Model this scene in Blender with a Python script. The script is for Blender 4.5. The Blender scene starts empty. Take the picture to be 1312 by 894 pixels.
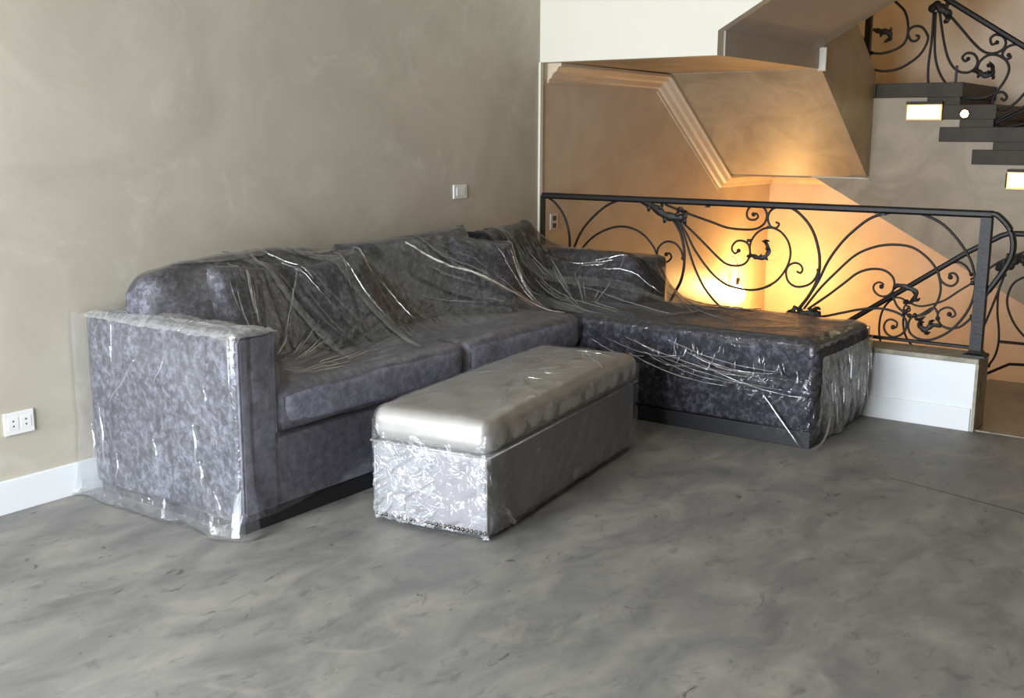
import bpy, bmesh, math, random
import numpy as np
from mathutils import Vector, Matrix, noise
from mathutils.bvhtree import BVHTree

scene = bpy.context.scene
COL = scene.collection
random.seed(7)

# ------------------------------------------------------------------ camera
YAW, PITCH, ROLL = math.radians(35.65), math.radians(11.15), math.radians(0.2)
fw = Vector((math.cos(YAW) * math.cos(PITCH), math.sin(YAW) * math.cos(PITCH), -math.sin(PITCH)))
rt0 = Vector((math.sin(YAW), -math.cos(YAW), 0))
up0 = rt0.cross(fw)
rt = math.cos(ROLL) * rt0 + math.sin(ROLL) * up0
up = -math.sin(ROLL) * rt0 + math.cos(ROLL) * up0
cam_data = bpy.data.cameras.new('camera')
cam_data.sensor_fit = 'HORIZONTAL'
cam_data.sensor_width = 36.0
cam_data.lens = 1400.0 / 1312.0 * 36.0
cam_data.clip_start = 0.05
cam = bpy.data.objects.new('camera', cam_data)
cam.matrix_world = Matrix(((rt.x, up.x, -fw.x, 0), (rt.y, up.y, -fw.y, 0), (rt.z, up.z, -fw.z, 1.45), (0, 0, 0, 1)))
COL.objects.link(cam)
scene.camera = cam

# ------------------------------------------------------------------ world, daylight, exposure
world = bpy.data.worlds.new('sky')
scene.world = world
world.use_nodes = True
bg = world.node_tree.nodes['Background']
bg.inputs['Color'].default_value = (0.78, 0.88, 1.0, 1)
bg.inputs['Strength'].default_value = 1.0

def area(name, loc, target, sx, sy, power, color):
    d = bpy.data.lights.new(name, 'AREA')
    d.shape = 'RECTANGLE'; d.size = sx; d.size_y = sy; d.energy = power; d.color = color
    o = bpy.data.objects.new(name, d); COL.objects.link(o)
    o.location = loc
    o.rotation_euler = (Vector(target) - Vector(loc)).to_track_quat('-Z', 'Y').to_euler()
    return o
# daylight entering by the wide glazed opening in the wall behind the camera
area('window_daylight', (-1.62, 2.35, 1.32), (5, 2.35, 1.25), 2.6, 2.4, 540, (0.83, 0.905, 1.0))

scene.view_settings.view_transform = 'Standard'
scene.view_settings.look = 'None'
scene.view_settings.gamma = 1.0
scene.view_settings.use_curve_mapping = False
scene.view_settings.exposure = 0.0

# ------------------------------------------------------------------ helpers
def lin(r, g, b):
    f = lambda c: c / 12.92 if c <= 0.04045 else ((c + 0.055) / 1.055) ** 2.4
    return (f(r / 255), f(g / 255), f(b / 255), 1)

def nodes_of(name):
    m = bpy.data.materials.new(name); m.use_nodes = True
    nt = m.node_tree; nt.nodes.clear()
    return m, nt

def N(nt, typ, **kw):
    n = nt.nodes.new(typ)
    for k, v in kw.items():
        if k in n.inputs: n.inputs[k].default_value = v
        else: setattr(n, k, v)
    return n

def ramp(nt, src, stops):
    r = nt.nodes.new('ShaderNodeValToRGB')
    el = r.color_ramp.elements
    while len(el) < len(stops): el.new(0.5)
    for e, (p, c) in zip(el, stops):
        e.position = p; e.color = c if len(c) == 4 else (*c, 1)
    nt.links.new(src, r.inputs[0])
    return r

def mottled(name, c1, c2, scale=3.0, rough=0.6, bump=0.1, bscale=40.0, detail=6, distort=0.6, stretch=(1, 1, 1), metallic=0.0, spec=0.5, sheen=0.0, c3=None, scale3=20, amt3=0.3):
    m, nt = nodes_of(name)
    out = N(nt, 'ShaderNodeOutputMaterial'); p = N(nt, 'ShaderNodeBsdfPrincipled')
    tc = N(nt, 'ShaderNodeTexCoord'); mp = N(nt, 'ShaderNodeMapping'); mp.inputs['Scale'].default_value = stretch
    nt.links.new(tc.outputs['Object'], mp.inputs[0])
    n1 = N(nt, 'ShaderNodeTexNoise', Scale=scale, Detail=detail, Roughness=0.6, Distortion=distort)
    nt.links.new(mp.outputs[0], n1.inputs['Vector'])
    r = ramp(nt, n1.outputs['Fac'], [(0.3, c1), (0.7, c2)])
    colout = r.outputs[0]
    if c3:
        n3 = N(nt, 'ShaderNodeTexNoise', Scale=scale3, Detail=4.0, Roughness=0.7, Distortion=1.5)
        nt.links.new(mp.outputs[0], n3.inputs['Vector'])
        r3 = ramp(nt, n3.outputs['Fac'], [(0.55, (0, 0, 0, 1)), (0.75, (amt3, amt3, amt3, 1))])
        mx = N(nt, 'ShaderNodeMix', data_type='RGBA'); mx.inputs[7].default_value = c3
        nt.links.new(r3.outputs[0], mx.inputs[0]); nt.links.new(colout, mx.inputs[6]); colout = mx.outputs[2]
    nt.links.new(colout, p.inputs['Base Color'])
    p.inputs['Roughness'].default_value = rough; p.inputs['Metallic'].default_value = metallic
    p.inputs['Specular IOR Level'].default_value = spec
    if sheen: p.inputs['Sheen Weight'].default_value = sheen; p.inputs['Sheen Roughness'].default_value = 0.4
    if bump:
        n2 = N(nt, 'ShaderNodeTexNoise', Scale=bscale, Detail=5.0)
        nt.links.new(mp.outputs[0], n2.inputs['Vector'])
        b = N(nt, 'ShaderNodeBump', Strength=bump, Distance=0.01)
        nt.links.new(n2.outputs['Fac'], b.inputs['Height']); nt.links.new(b.outputs[0], p.inputs['Normal'])
    nt.links.new(p.outputs[0], out.inputs[0])
    return m

def emit(name, c, strength):
    m, nt = nodes_of(name)
    out = N(nt, 'ShaderNodeOutputMaterial'); e = N(nt, 'ShaderNodeEmission', Strength=strength); e.inputs[0].default_value = c
    nt.links.new(e.outputs[0], out.inputs[0]); return m

M = {}
M['wall'] = mottled('grey_plaster', lin(174, 166, 149), lin(195, 186, 169), 1.5, 0.5, 0.06, 22, 8, 1.3, c3=lin(206, 200, 187), scale3=2.6, amt3=0.6)
M['cream'] = mottled('cream_paint', lin(226, 220, 203), lin(230, 224, 208), 2, 0.6, 0.02)
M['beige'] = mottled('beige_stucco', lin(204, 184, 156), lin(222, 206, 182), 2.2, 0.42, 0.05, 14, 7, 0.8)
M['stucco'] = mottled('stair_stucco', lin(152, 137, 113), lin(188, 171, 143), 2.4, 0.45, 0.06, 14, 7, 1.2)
M['soffit_grey'] = mottled('soffit_paint', lin(176, 168, 156), lin(186, 178, 166), 2.0, 0.6, 0.03)
M['white'] = mottled('white_gloss_paint', lin(226, 228, 228), lin(231, 232, 231), 2, 0.35, 0.01)
M['stone'] = mottled('dark_stone', lin(58, 50, 40), lin(76, 67, 54), 6, 0.5, 0.04, spec=0.25)
M['brown'] = mottled('brown_stone', lin(122, 100, 76), lin(146, 122, 94), 4, 0.35, 0.03)
M['cap'] = mottled('concrete_cap', lin(128, 120, 106), lin(176, 168, 150), 14, 0.7, 0.3, 60)
M['iron'] = mottled('wrought_iron', lin(24, 22, 21), lin(36, 34, 32), 30, 0.48, 0.15, 80, metallic=0.3)
M['leaf_iron'] = mottled('cast_iron_leaf', lin(30, 28, 26), lin(54, 50, 46), 40, 0.48, 0.3, 90, metallic=0.35)
M['plinth'] = mottled('black_plinth', lin(30, 30, 32), lin(38, 38, 40), 10, 0.55, 0.05)
M['plastic'] = mottled('white_plastic', lin(228, 226, 220), lin(232, 230, 225), 5, 0.35, 0)
M['dark'] = mottled('dark_socket', lin(40, 40, 40), lin(50, 50, 50), 5, 0.5, 0)
M['stud'] = mottled('nail_metal', lin(88, 82, 80), lin(120, 112, 108), 30, 0.25, 0, metallic=1.0)
M['bulb'] = emit('bulb_glow', (1.0, 0.70, 0.30, 1), 30)
M['steplight'] = emit('step_light_glow', (1.0, 0.80, 0.36, 1), 3.5)
M['spot'] = emit('spot_glow', (1.0, 0.8, 0.45, 1), 60)
M['brass'] = mottled('brass_fitting', lin(150, 120, 60), lin(170, 140, 80), 20, 0.35, 0, metallic=1.0)
M['frame'] = mottled('window_metal', lin(60, 60, 62), lin(70, 70, 72), 20, 0.4, 0, metallic=0.5)

def floor_mat():
    m, nt = nodes_of('microcement_floor')
    L = nt.links.new
    out = N(nt, 'ShaderNodeOutputMaterial'); p = N(nt, 'ShaderNodeBsdfPrincipled'); tc = N(nt, 'ShaderNodeTexCoord')
    mp = N(nt, 'ShaderNodeMapping'); mp.inputs['Scale'].default_value = (1.0, 1.8, 1); mp.inputs['Rotation'].default_value = (0, 0, 0.5)
    L(tc.outputs['Object'], mp.inputs[0])
    a = N(nt, 'ShaderNodeTexNoise', Scale=2.6, Detail=8.0, Roughness=0.62, Distortion=0.5); L(mp.outputs[0], a.inputs['Vector'])
    base = ramp(nt, a.outputs['Fac'], [(0.32, lin(106, 105, 103)), (0.5, lin(126, 124, 120)), (0.68, lin(147, 143, 135))])
    b = N(nt, 'ShaderNodeTexNoise', Scale=7.0, Detail=6.0, Roughness=0.7, Distortion=0.9); L(mp.outputs[0], b.inputs['Vector'])
    stain = ramp(nt, b.outputs['Fac'], [(0.56, (0, 0, 0)), (0.70, (0.6, 0.6, 0.6))])
    mx = N(nt, 'ShaderNodeMix', data_type='RGBA'); mx.inputs[7].default_value = lin(88, 86, 84)
    L(stain.outputs[0], mx.inputs[0]); L(base.outputs[0], mx.inputs[6])
    # pale trowel patches
    c = N(nt, 'ShaderNodeTexNoise', Scale=3.2, Detail=6.0, Roughness=0.65, Distortion=1.0); L(tc.outputs['Object'], c.inputs['Vector'])
    pale = ramp(nt, c.outputs['Fac'], [(0.60, (0, 0, 0)), (0.74, (0.5, 0.5, 0.5))])
    mx2 = N(nt, 'ShaderNodeMix', data_type='RGBA'); mx2.inputs[7].default_value = lin(164, 157, 142)
    L(pale.outputs[0], mx2.inputs[0]); L(mx.outputs[2], mx2.inputs[6])
    # scuffs: small dark dashes
    mp2 = N(nt, 'ShaderNodeMapping'); mp2.inputs['Scale'].default_value = (9, 17, 1); mp2.inputs['Rotation'].default_value = (0, 0, -0.9); L(tc.outputs['Object'], mp2.inputs[0])
    d = N(nt, 'ShaderNodeTexNoise', Scale=1.0, Detail=3.0, Roughness=0.6, Distortion=0.8); L(mp2.outputs[0], d.inputs['Vector'])
    scuff = ramp(nt, d.outputs['Fac'], [(0.665, (0, 0, 0)), (0.73, (0.75, 0.75, 0.75))])
    mx3 = N(nt, 'ShaderNodeMix', data_type='RGBA'); mx3.inputs[7].default_value = lin(72, 68, 64)
    L(scuff.outputs[0], mx3.inputs[0]); L(mx2.outputs[2], mx3.inputs[6])
    L(mx3.outputs[2], p.inputs['Base Color'])
    rr = ramp(nt, a.outputs['Fac'], [(0.3, (0.48, 0.48, 0.48)), (0.7, (0.66, 0.66, 0.66))]); L(rr.outputs[0], p.inputs['Roughness'])
    p.inputs['Specular IOR Level'].default_value = 0.4
    bp = N(nt, 'ShaderNodeBump', Strength=0.12, Distance=0.01); L(b.outputs['Fac'], bp.inputs['Height']); L(bp.outputs[0], p.inputs['Normal'])
    L(p.outputs[0], out.inputs[0]); return m
M['floor'] = floor_mat()

def velvet_mat(name, dark, mid, light, scale=1.0):
    m, nt = nodes_of(name); L = nt.links.new
    out = N(nt, 'ShaderNodeOutputMaterial'); p = N(nt, 'ShaderNodeBsdfPrincipled'); tc = N(nt, 'ShaderNodeTexCoord')
    a = N(nt, 'ShaderNodeTexNoise', Scale=34 * scale, Detail=7.0, Roughness=0.72, Distortion=0.35); L(tc.outputs['Object'], a.inputs['Vector'])
    b = N(nt, 'ShaderNodeTexNoise', Scale=7 * scale, Detail=3.0, Roughness=0.55, Distortion=0.8); L(tc.outputs['Object'], b.inputs['Vector'])
    ad = N(nt, 'ShaderNodeMath', operation='MULTIPLY_ADD'); L(b.outputs['Fac'], ad.inputs[0]); ad.inputs[1].default_value = 0.25
    ml = N(nt, 'ShaderNodeMath', operation='MULTIPLY'); L(a.outputs['Fac'], ml.inputs[0]); ml.inputs[1].default_value = 0.8
    L(ml.outputs[0], ad.inputs[2])
    r = ramp(nt, ad.outputs[0], [(0.40, dark), (0.52, mid), (0.66, light)])
    L(r.outputs[0], p.inputs['Base Color'])
    p.inputs['Roughness'].default_value = 0.6; p.inputs['Specular IOR Level'].default_value = 0.25
    p.inputs['Sheen Weight'].default_value = 0.12; p.inputs['Sheen Roughness'].default_value = 0.35
    bp = N(nt, 'ShaderNodeBump', Strength=0.35, Distance=0.006); L(a.outputs['Fac'], bp.inputs['Height']); L(bp.outputs[0], p.inputs['Normal'])
    L(p.outputs[0], out.inputs[0]); return m
M['velvet'] = velvet_mat('crushed_velvet', lin(38, 37, 41), lin(72, 71, 78), lin(124, 123, 136))
M['velvet_shaded'] = velvet_mat('shaded_grey_velvet', lin(25, 24, 27), lin(46, 45, 51), lin(90, 89, 100))  # sofa velvet darkened for the chaise, its shade and nap painted into the colour
M['velvet_plain'] = velvet_mat('velvet_welt', lin(96, 95, 105), lin(118, 117, 128), lin(140, 139, 152), 0.8)

def film_mat(name, haze=0.05, gloss=0.22, rough=0.12, crease=0.25, tint=(1, 1, 1), bump=0.75, fres=0.8):
    m, nt = nodes_of(name); L = nt.links.new
    out = N(nt, 'ShaderNodeOutputMaterial'); tc = N(nt, 'ShaderNodeTexCoord')
    n1 = N(nt, 'ShaderNodeTexNoise', Scale=11.0, Detail=4.0, Roughness=0.55, Distortion=2.0); L(tc.outputs['Object'], n1.inputs['Vector'])
    n2 = N(nt, 'ShaderNodeTexVoronoi', feature='DISTANCE_TO_EDGE', Scale=9.0)
    wv = N(nt, 'ShaderNodeVectorMath', operation='MULTIPLY_ADD'); L(n1.outputs['Color'], wv.inputs[0]); wv.inputs[1].default_value = (0.18, 0.18, 0.18); L(tc.outputs['Object'], wv.inputs[2])
    L(wv.outputs[0], n2.inputs['Vector'])
    hsum = N(nt, 'ShaderNodeMath', operation='MULTIPLY_ADD'); L(n2.outputs['Distance'], hsum.inputs[0]); hsum.inputs[1].default_value = 0.7; L(n1.outputs['Fac'], hsum.inputs[2])
    bp = N(nt, 'ShaderNodeBump', Strength=bump, Distance=0.02); L(hsum.outputs[0], bp.inputs['Height'])
    fr = N(nt, 'ShaderNodeFresnel', IOR=1.45); L(bp.outputs[0], fr.inputs['Normal'])
    fg = N(nt, 'ShaderNodeMath', operation='MULTIPLY_ADD'); L(fr.outputs[0], fg.inputs[0]); fg.inputs[1].default_value = fres; fg.inputs[2].default_value = gloss * 0.35; fg.use_clamp = True
    tr = N(nt, 'ShaderNodeBsdfTransparent'); tr.inputs[0].default_value = (0.97, 0.97, 0.97, 1)
    gl = N(nt, 'ShaderNodeBsdfGlossy', Roughness=rough); gl.inputs['Color'].default_value = (1, 1, 1, 1); L(bp.outputs[0], gl.inputs['Normal'])
    m1 = N(nt, 'ShaderNodeMixShader'); L(fg.outputs[0], m1.inputs[0]); L(tr.outputs[0], m1.inputs[1]); L(gl.outputs[0], m1.inputs[2])
    # milky haze of the film, stronger along creases and seen edge-on
    cr = ramp(nt, n2.outputs['Distance'], [(0.0, (crease,) * 3), (0.05, (0, 0, 0))])
    nz = ramp(nt, n1.outputs['Fac'], [(0.45, (0, 0, 0)), (0.75, (haze * 1.6,) * 3)])
    lw = N(nt, 'ShaderNodeLayerWeight', Blend=0.35); L(bp.outputs[0], lw.inputs['Normal'])
    h1 = N(nt, 'ShaderNodeMath', operation='MULTIPLY_ADD'); L(lw.outputs['Facing'], h1.inputs[0]); h1.inputs[1].default_value = haze * 2.2; h1.inputs[2].default_value = haze
    h2 = N(nt, 'ShaderNodeMath', operation='ADD'); L(h1.outputs[0], h2.inputs[0]); L(nz.outputs[0], h2.inputs[1])
    h3 = N(nt, 'ShaderNodeMath', operation='ADD'); L(h2.outputs[0], h3.inputs[0]); L(cr.outputs[0], h3.inputs[1]); h3.use_clamp = True
    df = N(nt, 'ShaderNodeBsdfDiffuse'); df.inputs[0].default_value = (0.9 * tint[0], 0.9 * tint[1], 0.9 * tint[2], 1)
    tl = N(nt, 'ShaderNodeBsdfTranslucent'); tl.inputs[0].default_value = (0.85, 0.85, 0.85, 1)
    dm = N(nt, 'ShaderNodeMixShader'); dm.inputs[0].default_value = 0.35; L(df.outputs[0], dm.inputs[1]); L(tl.outputs[0], dm.inputs[2])
    m2 = N(nt, 'ShaderNodeMixShader'); L(h3.outputs[0], m2.inputs[0]); L(m1.outputs[0], m2.inputs[1]); L(dm.outputs[0], m2.inputs[2])
    L(m2.outputs[0], out.inputs[0]); return m
M['film'] = film_mat('clear_film', 0.014, 0.12, 0.06, 0.04, bump=0.55)
M['film_loose'] = film_mat('loose_film', 0.03, 0.10, 0.06, 0.015, bump=0.22)
M['film_taut'] = film_mat('taut_film', 0.013, 0.07, 0.05, 0.01, bump=0.18, fres=0.62)
M['film_crease'] = film_mat('creased_film', 0.05, 0.9, 0.08, 0.0, bump=0.1)
M['film_thick'] = film_mat('layered_film', 0.12, 0.28, 0.10, 0.12)

def satin_mat(name, c1, c2, rough, metallic, bscale=9):
    return mottled(name, c1, c2, 5, rough, 0.25, bscale, 4, 1.0, metallic=metallic, sheen=0.2)
M['satin'] = satin_mat('silver_satin', lin(178, 174, 169), lin(192, 188, 183), 0.34, 0.45)
M['satin_body'] = satin_mat('silver_satin_body', lin(146, 143, 145), lin(158, 155, 157), 0.42, 0.2)

# --- mesh building
def mesh_obj(name, verts, faces, mat, parent=None, smooth=False, local=False, kind=None):
    me = bpy.data.meshes.new(name)
    vs = [Vector(v) for v in verts]
    if parent is not None and not local:
        inv = parent.matrix_basis.inverted() if parent.parent is None else (parent.parent.matrix_basis @ parent.matrix_basis).inverted()
        vs = [inv @ v for v in vs]
    me.from_pydata([tuple(v) for v in vs], [], faces)
    me.update()
    bm = bmesh.new(); bm.from_mesh(me); bmesh.ops.recalc_face_normals(bm, faces=bm.faces); bm.to_mesh(me); bm.free()
    if smooth: me.polygons.foreach_set('use_smooth', [True] * len(me.polygons))
    if mat is not None: me.materials.append(M[mat])
    o = bpy.data.objects.new(name, me); COL.objects.link(o)
    if parent is not None: o.parent = parent
    if kind: o['kind'] = kind
    return o

def thing(name, label, cat, loc=(0, 0, 0), rz=0.0, group=None):
    o = bpy.data.objects.new(name, None); COL.objects.link(o)
    o.empty_display_size = 0.1
    o.matrix_basis = Matrix.Translation(loc) @ Matrix.Rotation(rz, 4, 'Z')
    o['label'] = label; o['category'] = cat
    if group: o['group'] = group
    return o

def tag(o, label, cat, group=None):
    o['label'] = label; o['category'] = cat
    if group: o['group'] = group
    return o

def box_vf(x0, x1, y0, y1, z0, z1):
    v = [(x, y, z) for x in (x0, x1) for y in (y0, y1) for z in (z0, z1)]
    f = [(0, 1, 3, 2), (4, 6, 7, 5), (0, 4, 5, 1), (2, 3, 7, 6), (0, 2, 6, 4), (1, 5, 7, 3)]
    return v, f

def box(name, x0, x1, y0, y1, z0, z1, mat, parent=None, bevel=0.0, **kw):
    v, f = box_vf(x0, x1, y0, y1, z0, z1)
    o = mesh_obj(name, v, f, mat, parent, **kw)
    if bevel:
        bm = bmesh.new(); bm.from_mesh(o.data)
        bmesh.ops.bevel(bm, geom=list(bm.edges), offset=bevel, segments=2, affect='EDGES', profile=0.6)
        bm.to_mesh(o.data); bm.free()
    return o

def prism(name, poly, axis, a0, a1, mat, parent=None, **kw):
    """poly of 2-D points extruded along axis ('X': points are (y,z); 'Y': points are (x,z); 'Z': (x,y))"""
    def p3(p, a):
        return (a, p[0], p[1]) if axis == 'X' else (p[0], a, p[1]) if axis == 'Y' else (p[0], p[1], a)
    n = len(poly)
    v = [p3(p, a0) for p in poly] + [p3(p, a1) for p in poly]
    f = [tuple(range(n)), tuple(range(2 * n - 1, n - 1, -1))] + [(i, (i + 1) % n, n + (i + 1) % n, n + i) for i in range(n)]
    return mesh_obj(name, v, f, mat, parent, **kw)

def catmull(pts, sub=6):
    out = []
    P = [Vector(p) for p in pts]
    for i in range(len(P) - 1):
        p0, p1, p2, p3 = P[max(i - 1, 0)], P[i], P[i + 1], P[min(i + 2, len(P) - 1)]
        for k in range(sub):
            t = k / sub
            out.append(0.5 * ((2 * p1) + (p2 - p0) * t + (2 * p0 - 5 * p1 + 4 * p2 - p3) * t * t + (3 * p1 - p0 - 3 * p2 + p3) * t ** 3))
    out.append(P[-1]); return out

def tube_vf(pts, r0, r1=None, sides=8, aspect=1.0):
    r1 = r0 if r1 is None else r1
    P = [Vector(p) for p in pts]; n = len(P); v = []; f = []
    prev = None
    for i, p in enumerate(P):
        t = (P[min(i + 1, n - 1)] - P[max(i - 1, 0)]).normalized()
        if prev is None:
            a = t.cross(Vector((1, 0, 0)))
            if a.length < 1e-3: a = t.cross(Vector((0, 0, 1)))
            a.normalize()
        else:
            a = (prev - t * prev.dot(t)).normalized()
        prev = a; b = t.cross(a)
        r = r0 + (r1 - r0) * i / (n - 1)
        for k in range(sides):
            w = 2 * math.pi * k / sides
            v.append(p + a * math.cos(w) * r + b * math.sin(w) * r * aspect)
    for i in range(n - 1):
        for k in range(sides):
            f.append((i * sides + k, i * sides + (k + 1) % sides, (i + 1) * sides + (k + 1) % sides, (i + 1) * sides + k))
    f.append(tuple(range(sides - 1, -1, -1))); f.append(tuple((n - 1) * sides + k for k in range(sides)))
    return v, f

def tube(name, pts, r0, r1, mat, parent=None, sides=8, knob=0.0, **kw):
    v, f = tube_vf(pts, r0, r1, sides)
    if knob:                                       # small forged ball at the free end of a scroll
        c = Vector(pts[-1]); base = len(v)
        for i in range(1, 4):
            for k in range(8):
                a = math.pi * i / 4; w = 2 * math.pi * k / 8
                v.append(c + knob * Vector((math.cos(a), math.sin(a) * math.cos(w), math.sin(a) * math.sin(w))))
        for i in range(2):
            for k in range(8):
                f.append((base + i * 8 + k, base + i * 8 + (k + 1) % 8, base + (i + 1) * 8 + (k + 1) % 8, base + (i + 1) * 8 + k))
        f.append(tuple(base + k for k in range(8))); f.append(tuple(base + 16 + k for k in range(7, -1, -1)))
    return mesh_obj(name, v, f, mat, parent, smooth=True, **kw)

def rbox_vf(h, r, n=18, puff=0.0, wob=0.0, seed=0, wfreq=6.0, crown=0.0):
    """rounded box, half sizes h, edge radius r, bulging faces"""
    v = []; f = []; idx = {}
    def key(i, j, k): return (i, j, k)
    def vert(i, j, k):
        kk = (i, j, k)
        if kk in idx: return idx[kk]
        u = [(2 * t / n - 1) for t in (i, j, k)]
        # spread samples towards the edges
        u = [math.copysign(abs(t) ** 0.75, t) for t in u]
        p = Vector((u[0] * h[0], u[1] * h[1], u[2] * h[2]))
        q = Vector([max(-(h[a] - r), min(h[a] - r, p[a])) for a in range(3)])
        d = p - q
        if d.length > 1e-9: p = q + d.normalized() * r
        if puff:
            g = [1 - abs(p[a] / h[a]) ** 2.2 for a in range(3)]
            for a in range(3):
                o1, o2 = [b for b in range(3) if b != a]
                p[a] += math.copysign(puff, p[a]) * max(g[o1], 0) * max(g[o2], 0) * (abs(p[a]) / h[a]) ** 3
        if crown: p.z += crown * max(0, 1 - (p.x / h[0]) ** 2) * max(0, 1 - (p.y / h[1]) ** 2) * (p.z > 0)
        if wob:
            s = Vector((seed * 3.7, seed * 1.3, seed * 2.1))
            p += noise.noise_vector(p * wfreq + s) * wob + noise.noise_vector(p * wfreq * 2.7 + s) * wob * 0.4
        idx[kk] = len(v); v.append(p); return idx[kk]
    for a in range(n):
        for b in range(n):
            for s in (0, n):
                f.append((vert(s, a, b), vert(s, a + 1, b), vert(s, a + 1, b + 1), vert(s, a, b + 1)))
                f.append((vert(a, s, b), vert(a + 1, s, b), vert(a + 1, s, b + 1), vert(a, s, b + 1)))
                f.append((vert(a, b, s), vert(a + 1, b, s), vert(a + 1, b + 1, s), vert(a, b + 1, s)))
    return v, f

def rbox(name, c, h, r, mat, parent, rot=(0, 0, 0), local=False, **kw):
    v, f = rbox_vf(h, r, **kw)
    from mathutils import Euler
    R = Euler(rot).to_matrix(); c = Vector(c)
    return mesh_obj(name, [R @ p + c for p in v], f, mat, parent, smooth=True, local=local)

def pillow_vf(w, hgt, th, n=20, seed=0, wob=0.012):
    """square scatter cushion standing in XZ, thickness along Y, pinched edges and pointed corners"""
    v = []; f = []
    for side in (1, -1):
        base = len(v)
        for i in range(n + 1):
            for j in range(n + 1):
                u = 2 * i / n - 1; t = 2 * j / n - 1
                edge = (max(0, 1 - u ** 4) * max(0, 1 - t ** 4)) ** 0.55
                pin = 1 - 0.07 * (1 - abs(t) ** 2) * abs(u) ** 4
                pin2 = 1 - 0.07 * (1 - abs(u) ** 2) * abs(t) ** 4
                p = Vector((u * w / 2 * pin, side * th / 2 * edge, t * hgt / 2 * pin2))
                p += noise.noise_vector(p * 7 + Vector((seed, 0, side))) * wob * edge
                v.append(p)
        for i in range(n):
            for j in range(n):
                a = base + i * (n + 1) + j
                f.append((a, a + 1, a + n + 2, a + n + 1) if side > 0 else (a, a + n + 1, a + n + 2, a + 1))
    return v, f

def weld(o, d=1e-4):
    bm = bmesh.new(); bm.from_mesh(o.data); bmesh.ops.remove_doubles(bm, verts=bm.verts, dist=d)
    bmesh.ops.recalc_face_normals(bm, faces=bm.faces); bm.to_mesh(o.data); bm.free()

def pillow(name, c, w, hgt, th, rot, mat, parent=None, seed=0):
    from mathutils import Euler
    v, f = pillow_vf(w, hgt, th, seed=seed)
    R = Euler(rot, 'XYZ').to_matrix(); c = Vector(c)
    if parent is None:
        o = mesh_obj(name, [R @ p for p in v], f, mat, None, smooth=True); o.location = c
    else:
        o = mesh_obj(name, [R @ p + c for p in v], f, mat, parent, smooth=True)
    weld(o); return o
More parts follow.
